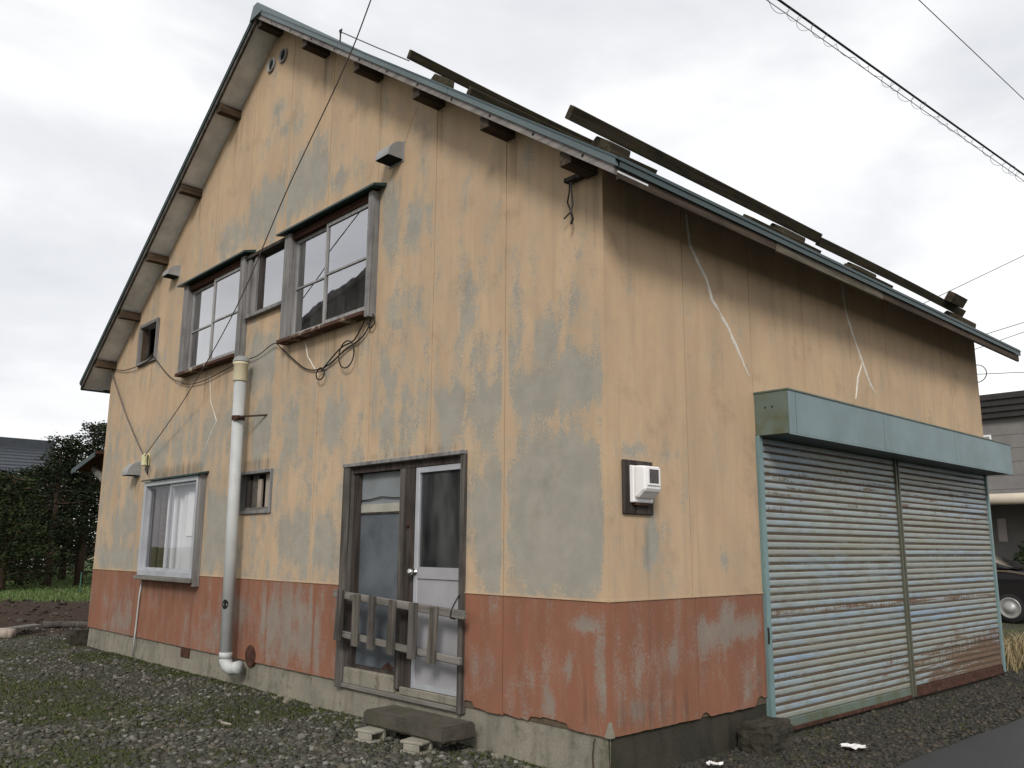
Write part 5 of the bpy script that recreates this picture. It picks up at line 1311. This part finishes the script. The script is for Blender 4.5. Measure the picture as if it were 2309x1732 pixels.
car = empty('parked_car', (-3.6, 15.8, -0.26), 'black car parked beyond the shutter with round hubcap showing', 'car')
def car_build():
    M_CARB = NT('black_car_paint').col((0.012, 0.012, 0.014), 0.22, spec=0.5)
    M_TYRE = mat_plain('tyre_rubber', (0.018, 0.018, 0.018), 0.9, 0.2, 10)
    M_RIM = mat_plain('grey_hubcap', (0.35, 0.35, 0.34), 0.4, 0.1, 6, 0.5)
    z = -0.26; yN, yF = 15.0, 16.6
    prof = [(-6.15,0.28),(-6.2,0.55),(-6.1,0.86),(-5.2,0.95),(-2.75,0.98),(-2.25,0.93),(-1.75,0.80),(-1.55,0.62),(-1.5,0.32),(-1.7,0.22),(-6.0,0.22)]
    m = MB(); k = len(prof)
    vv = [(x, y + (0.06 if i < 1 or q > 0.9 else 0.0)*s, z + q + 0.08) for y, s in ((yN, 1), (yF, -1)) for i, (x, q) in enumerate(prof)]
    ff = [tuple(range(k)), tuple(range(2*k-1, k-1, -1))] + [(i, (i+1) % k, k+(i+1) % k, k+i) for i in range(k)]
    m.add(vv, ff).build('body', M_CARB, car, False, 0.03)
    cab = [(-5.6,1.0),(-5.1,1.42),(-3.5,1.46),(-2.35,1.0)]
    vv = [(x, y + s*(0.10 if q < 1.2 else 0.22), z + q + 0.07) for y, s in ((yN, 1), (yF, -1)) for x, q in cab]
    MB().add(vv, [(0,1,2,3), (7,6,5,4), (0,4,5,1), (1,5,6,2), (2,6,7,3)]).build('cabin', M_CARB, car, False, 0.02)
    # side glass and windscreen
    MB().add([(-4.2,yN+0.09,z+1.09),(-2.66,yN+0.09,z+1.09),(-3.5,yN+0.185,z+1.45),(-4.2,yN+0.185,z+1.45)], [(0,1,2,3)]).build('side_window', mat_plain('pale_reflecting_car_glass', (0.42, 0.45, 0.47), 0.08, 0.05, 2, 0, 0.8), car)
    MB().add([(-2.36,yN+0.16,z+1.09),(-2.36,yF-0.16,z+1.09),(-3.42,yF-0.26,z+1.50),(-3.42,yN+0.26,z+1.50)], [(0,1,2,3)]).build('windscreen', M_GLASS, car)
    MB().beam((-6.0,yN+0.028,z+1.03),(-2.3,yN+0.028,z+1.02),0.02,0.035).build('trim_strip', M_STEEL, car)
    MB().beam((-2.3,yN+0.03,z+1.02),(-1.72,yN+0.03,z+0.89),0.03,0.03).build('trim_strip', M_STEEL, car)
    for x in (-2.38, -5.15):
        for y, s in ((yN+0.09, -1), (yF-0.09, 1)):
            w = MB().lathe([(0.0,-0.09),(0.27,-0.09),(0.30,-0.06),(0.30,0.06),(0.27,0.09),(0.0,0.09)], (x, y, z+0.30), 'y', 24).build('wheel', M_TYRE, car, True)
            MB().lathe([(0.205,0.0),(0.205,s*0.012),(0.185,s*0.016),(0.17,s*0.004),(0.11,s*0.004),(0.09,s*0.026),(0.0,s*0.03)], (x, y+s*0.091, z+0.30), 'y', 24).build('hubcap', M_RIM, w, True)
    MB().box(-1.56, -1.50, yN+0.12, yN+0.42, z+0.66, z+0.80).build('headlight', M_WHITE, car)
    MB().box(-1.56, -1.50, yF-0.42, yF-0.12, z+0.66, z+0.80).build('headlight', M_WHITE, car)
car_build()
def shrub(x, y, r, h, label, mat, seed, n_=2600, leaf=0.09):
    rs = random.Random(seed); z0 = ground_z(x, y)
    t = empty('round_shrub', (x, y, z0), label, 'shrub')
    for k in range(5):
        a = k*1.3; MB().tube([(x,y,z0),(x+0.4*r*math.cos(a),y+0.4*r*math.sin(a),z0+h*0.4),(x+0.7*r*math.cos(a),y+0.7*r*math.sin(a),z0+h*0.8)], [0.03,0.02,0.008], 5).build('stem', M_BARK, t)
    V = []; F = []
    for _ in range(n_):
        d = Vector((rs.gauss(0,1), rs.gauss(0,1), rs.gauss(0,1))).normalized(); q = rs.random()**0.3
        c = Vector((x, y, z0+h*0.52)) + Vector((d.x*r*q, d.y*r*q, d.z*h*0.5*q))*(1+0.15*mnoise.noise(d*3))
        e1 = Vector((rs.gauss(0,1), rs.gauss(0,1), rs.gauss(0,1))).normalized()*leaf; e2 = e1.cross(d).normalized()*leaf*0.45
        k = len(V); V += [c-e1*0.6, c+e2, c+e1*0.6, c-e2]; F.append((k, k+1, k+2, k+3))
    np_mesh('foliage', [tuple(v) for v in V], F, mat, t)
shrub(-3.75, 22.3, 0.75, 1.75, 'dark rounded shrub between the car and the grey house wall', M_NEEDLE, 5)

# ------------------------------------------------------------------ neighbour across the yard, seen only as a reflection in the upper window
nb_ = empty('neighbour_house', (-25.5, -14.5, -0.26), 'large grey steep-roofed barn mirrored in the wide upper window', 'house')
def neighbour():
    M_NW = mat_wood('grey_brown_boarding', (0.06, 0.054, 0.05), (0.12, 0.108, 0.10), 2, 3)
    M_NR = mat_plain('dull_red_gable_boards', (0.10, 0.035, 0.025), 0.8, 0.3, 2)
    rg = Vector((-21.0, -13.0, 11.7)); ev = Vector((-23.6, -8.55, 7.1)); bk = Vector((-0.868, -0.496, 0))*10
    ev2 = Vector((rg.x*2 - ev.x, rg.y*2 - ev.y, ev.z)); gz = -0.3
    v = [Vector((ev.x, ev.y, gz)), Vector((ev2.x, ev2.y, gz)), ev2, rg, ev]
    MB().add(v + [q + bk for q in v], [(0,1,2,3,4), (9,8,7,6,5), (0,5,6,1), (1,6,7,2), (0,4,9,5)]).build('wall', M_NW, nb_)
    fw = -bk.normalized()*0.5
    for e_ in (ev, ev2):
        d = (e_ - rg); o_ = rg + d*1.12; up = Vector((0, 0, 0.22))
        MB().hexa([rg+fw, o_+fw, o_+bk, rg+bk, rg+fw+up, o_+fw+up, o_+bk+up, rg+bk+up]).build('roof', M_ROOFD, nb_)
    n3 = -bk.normalized(); t3 = (ev2 - ev); t3.z = 0; t3.normalize()
    for k in range(16):
        c = Vector((ev.x, ev.y, 0)) + t3*(0.35 + k*0.62)
        h = min((c - Vector((ev.x, ev.y, 0))).length, (c - Vector((ev2.x, ev2.y, 0))).length)*0.9 + ev.z - 0.3
        MB().beam(c + n3*0.03 + Vector((0,0,gz)), c + n3*0.03 + Vector((0,0,h)), 0.05, 0.06, n3).build('batten', M_NW, nb_)
    c = Vector((ev.x, ev.y, 0)) + t3*2.1 + n3*0.06
    MB().beam(c + Vector((0,0,5.2)), c + Vector((0,0,8.2)), 1.0, 0.05, n3).build('loft_door', M_NR, nb_)
neighbour()
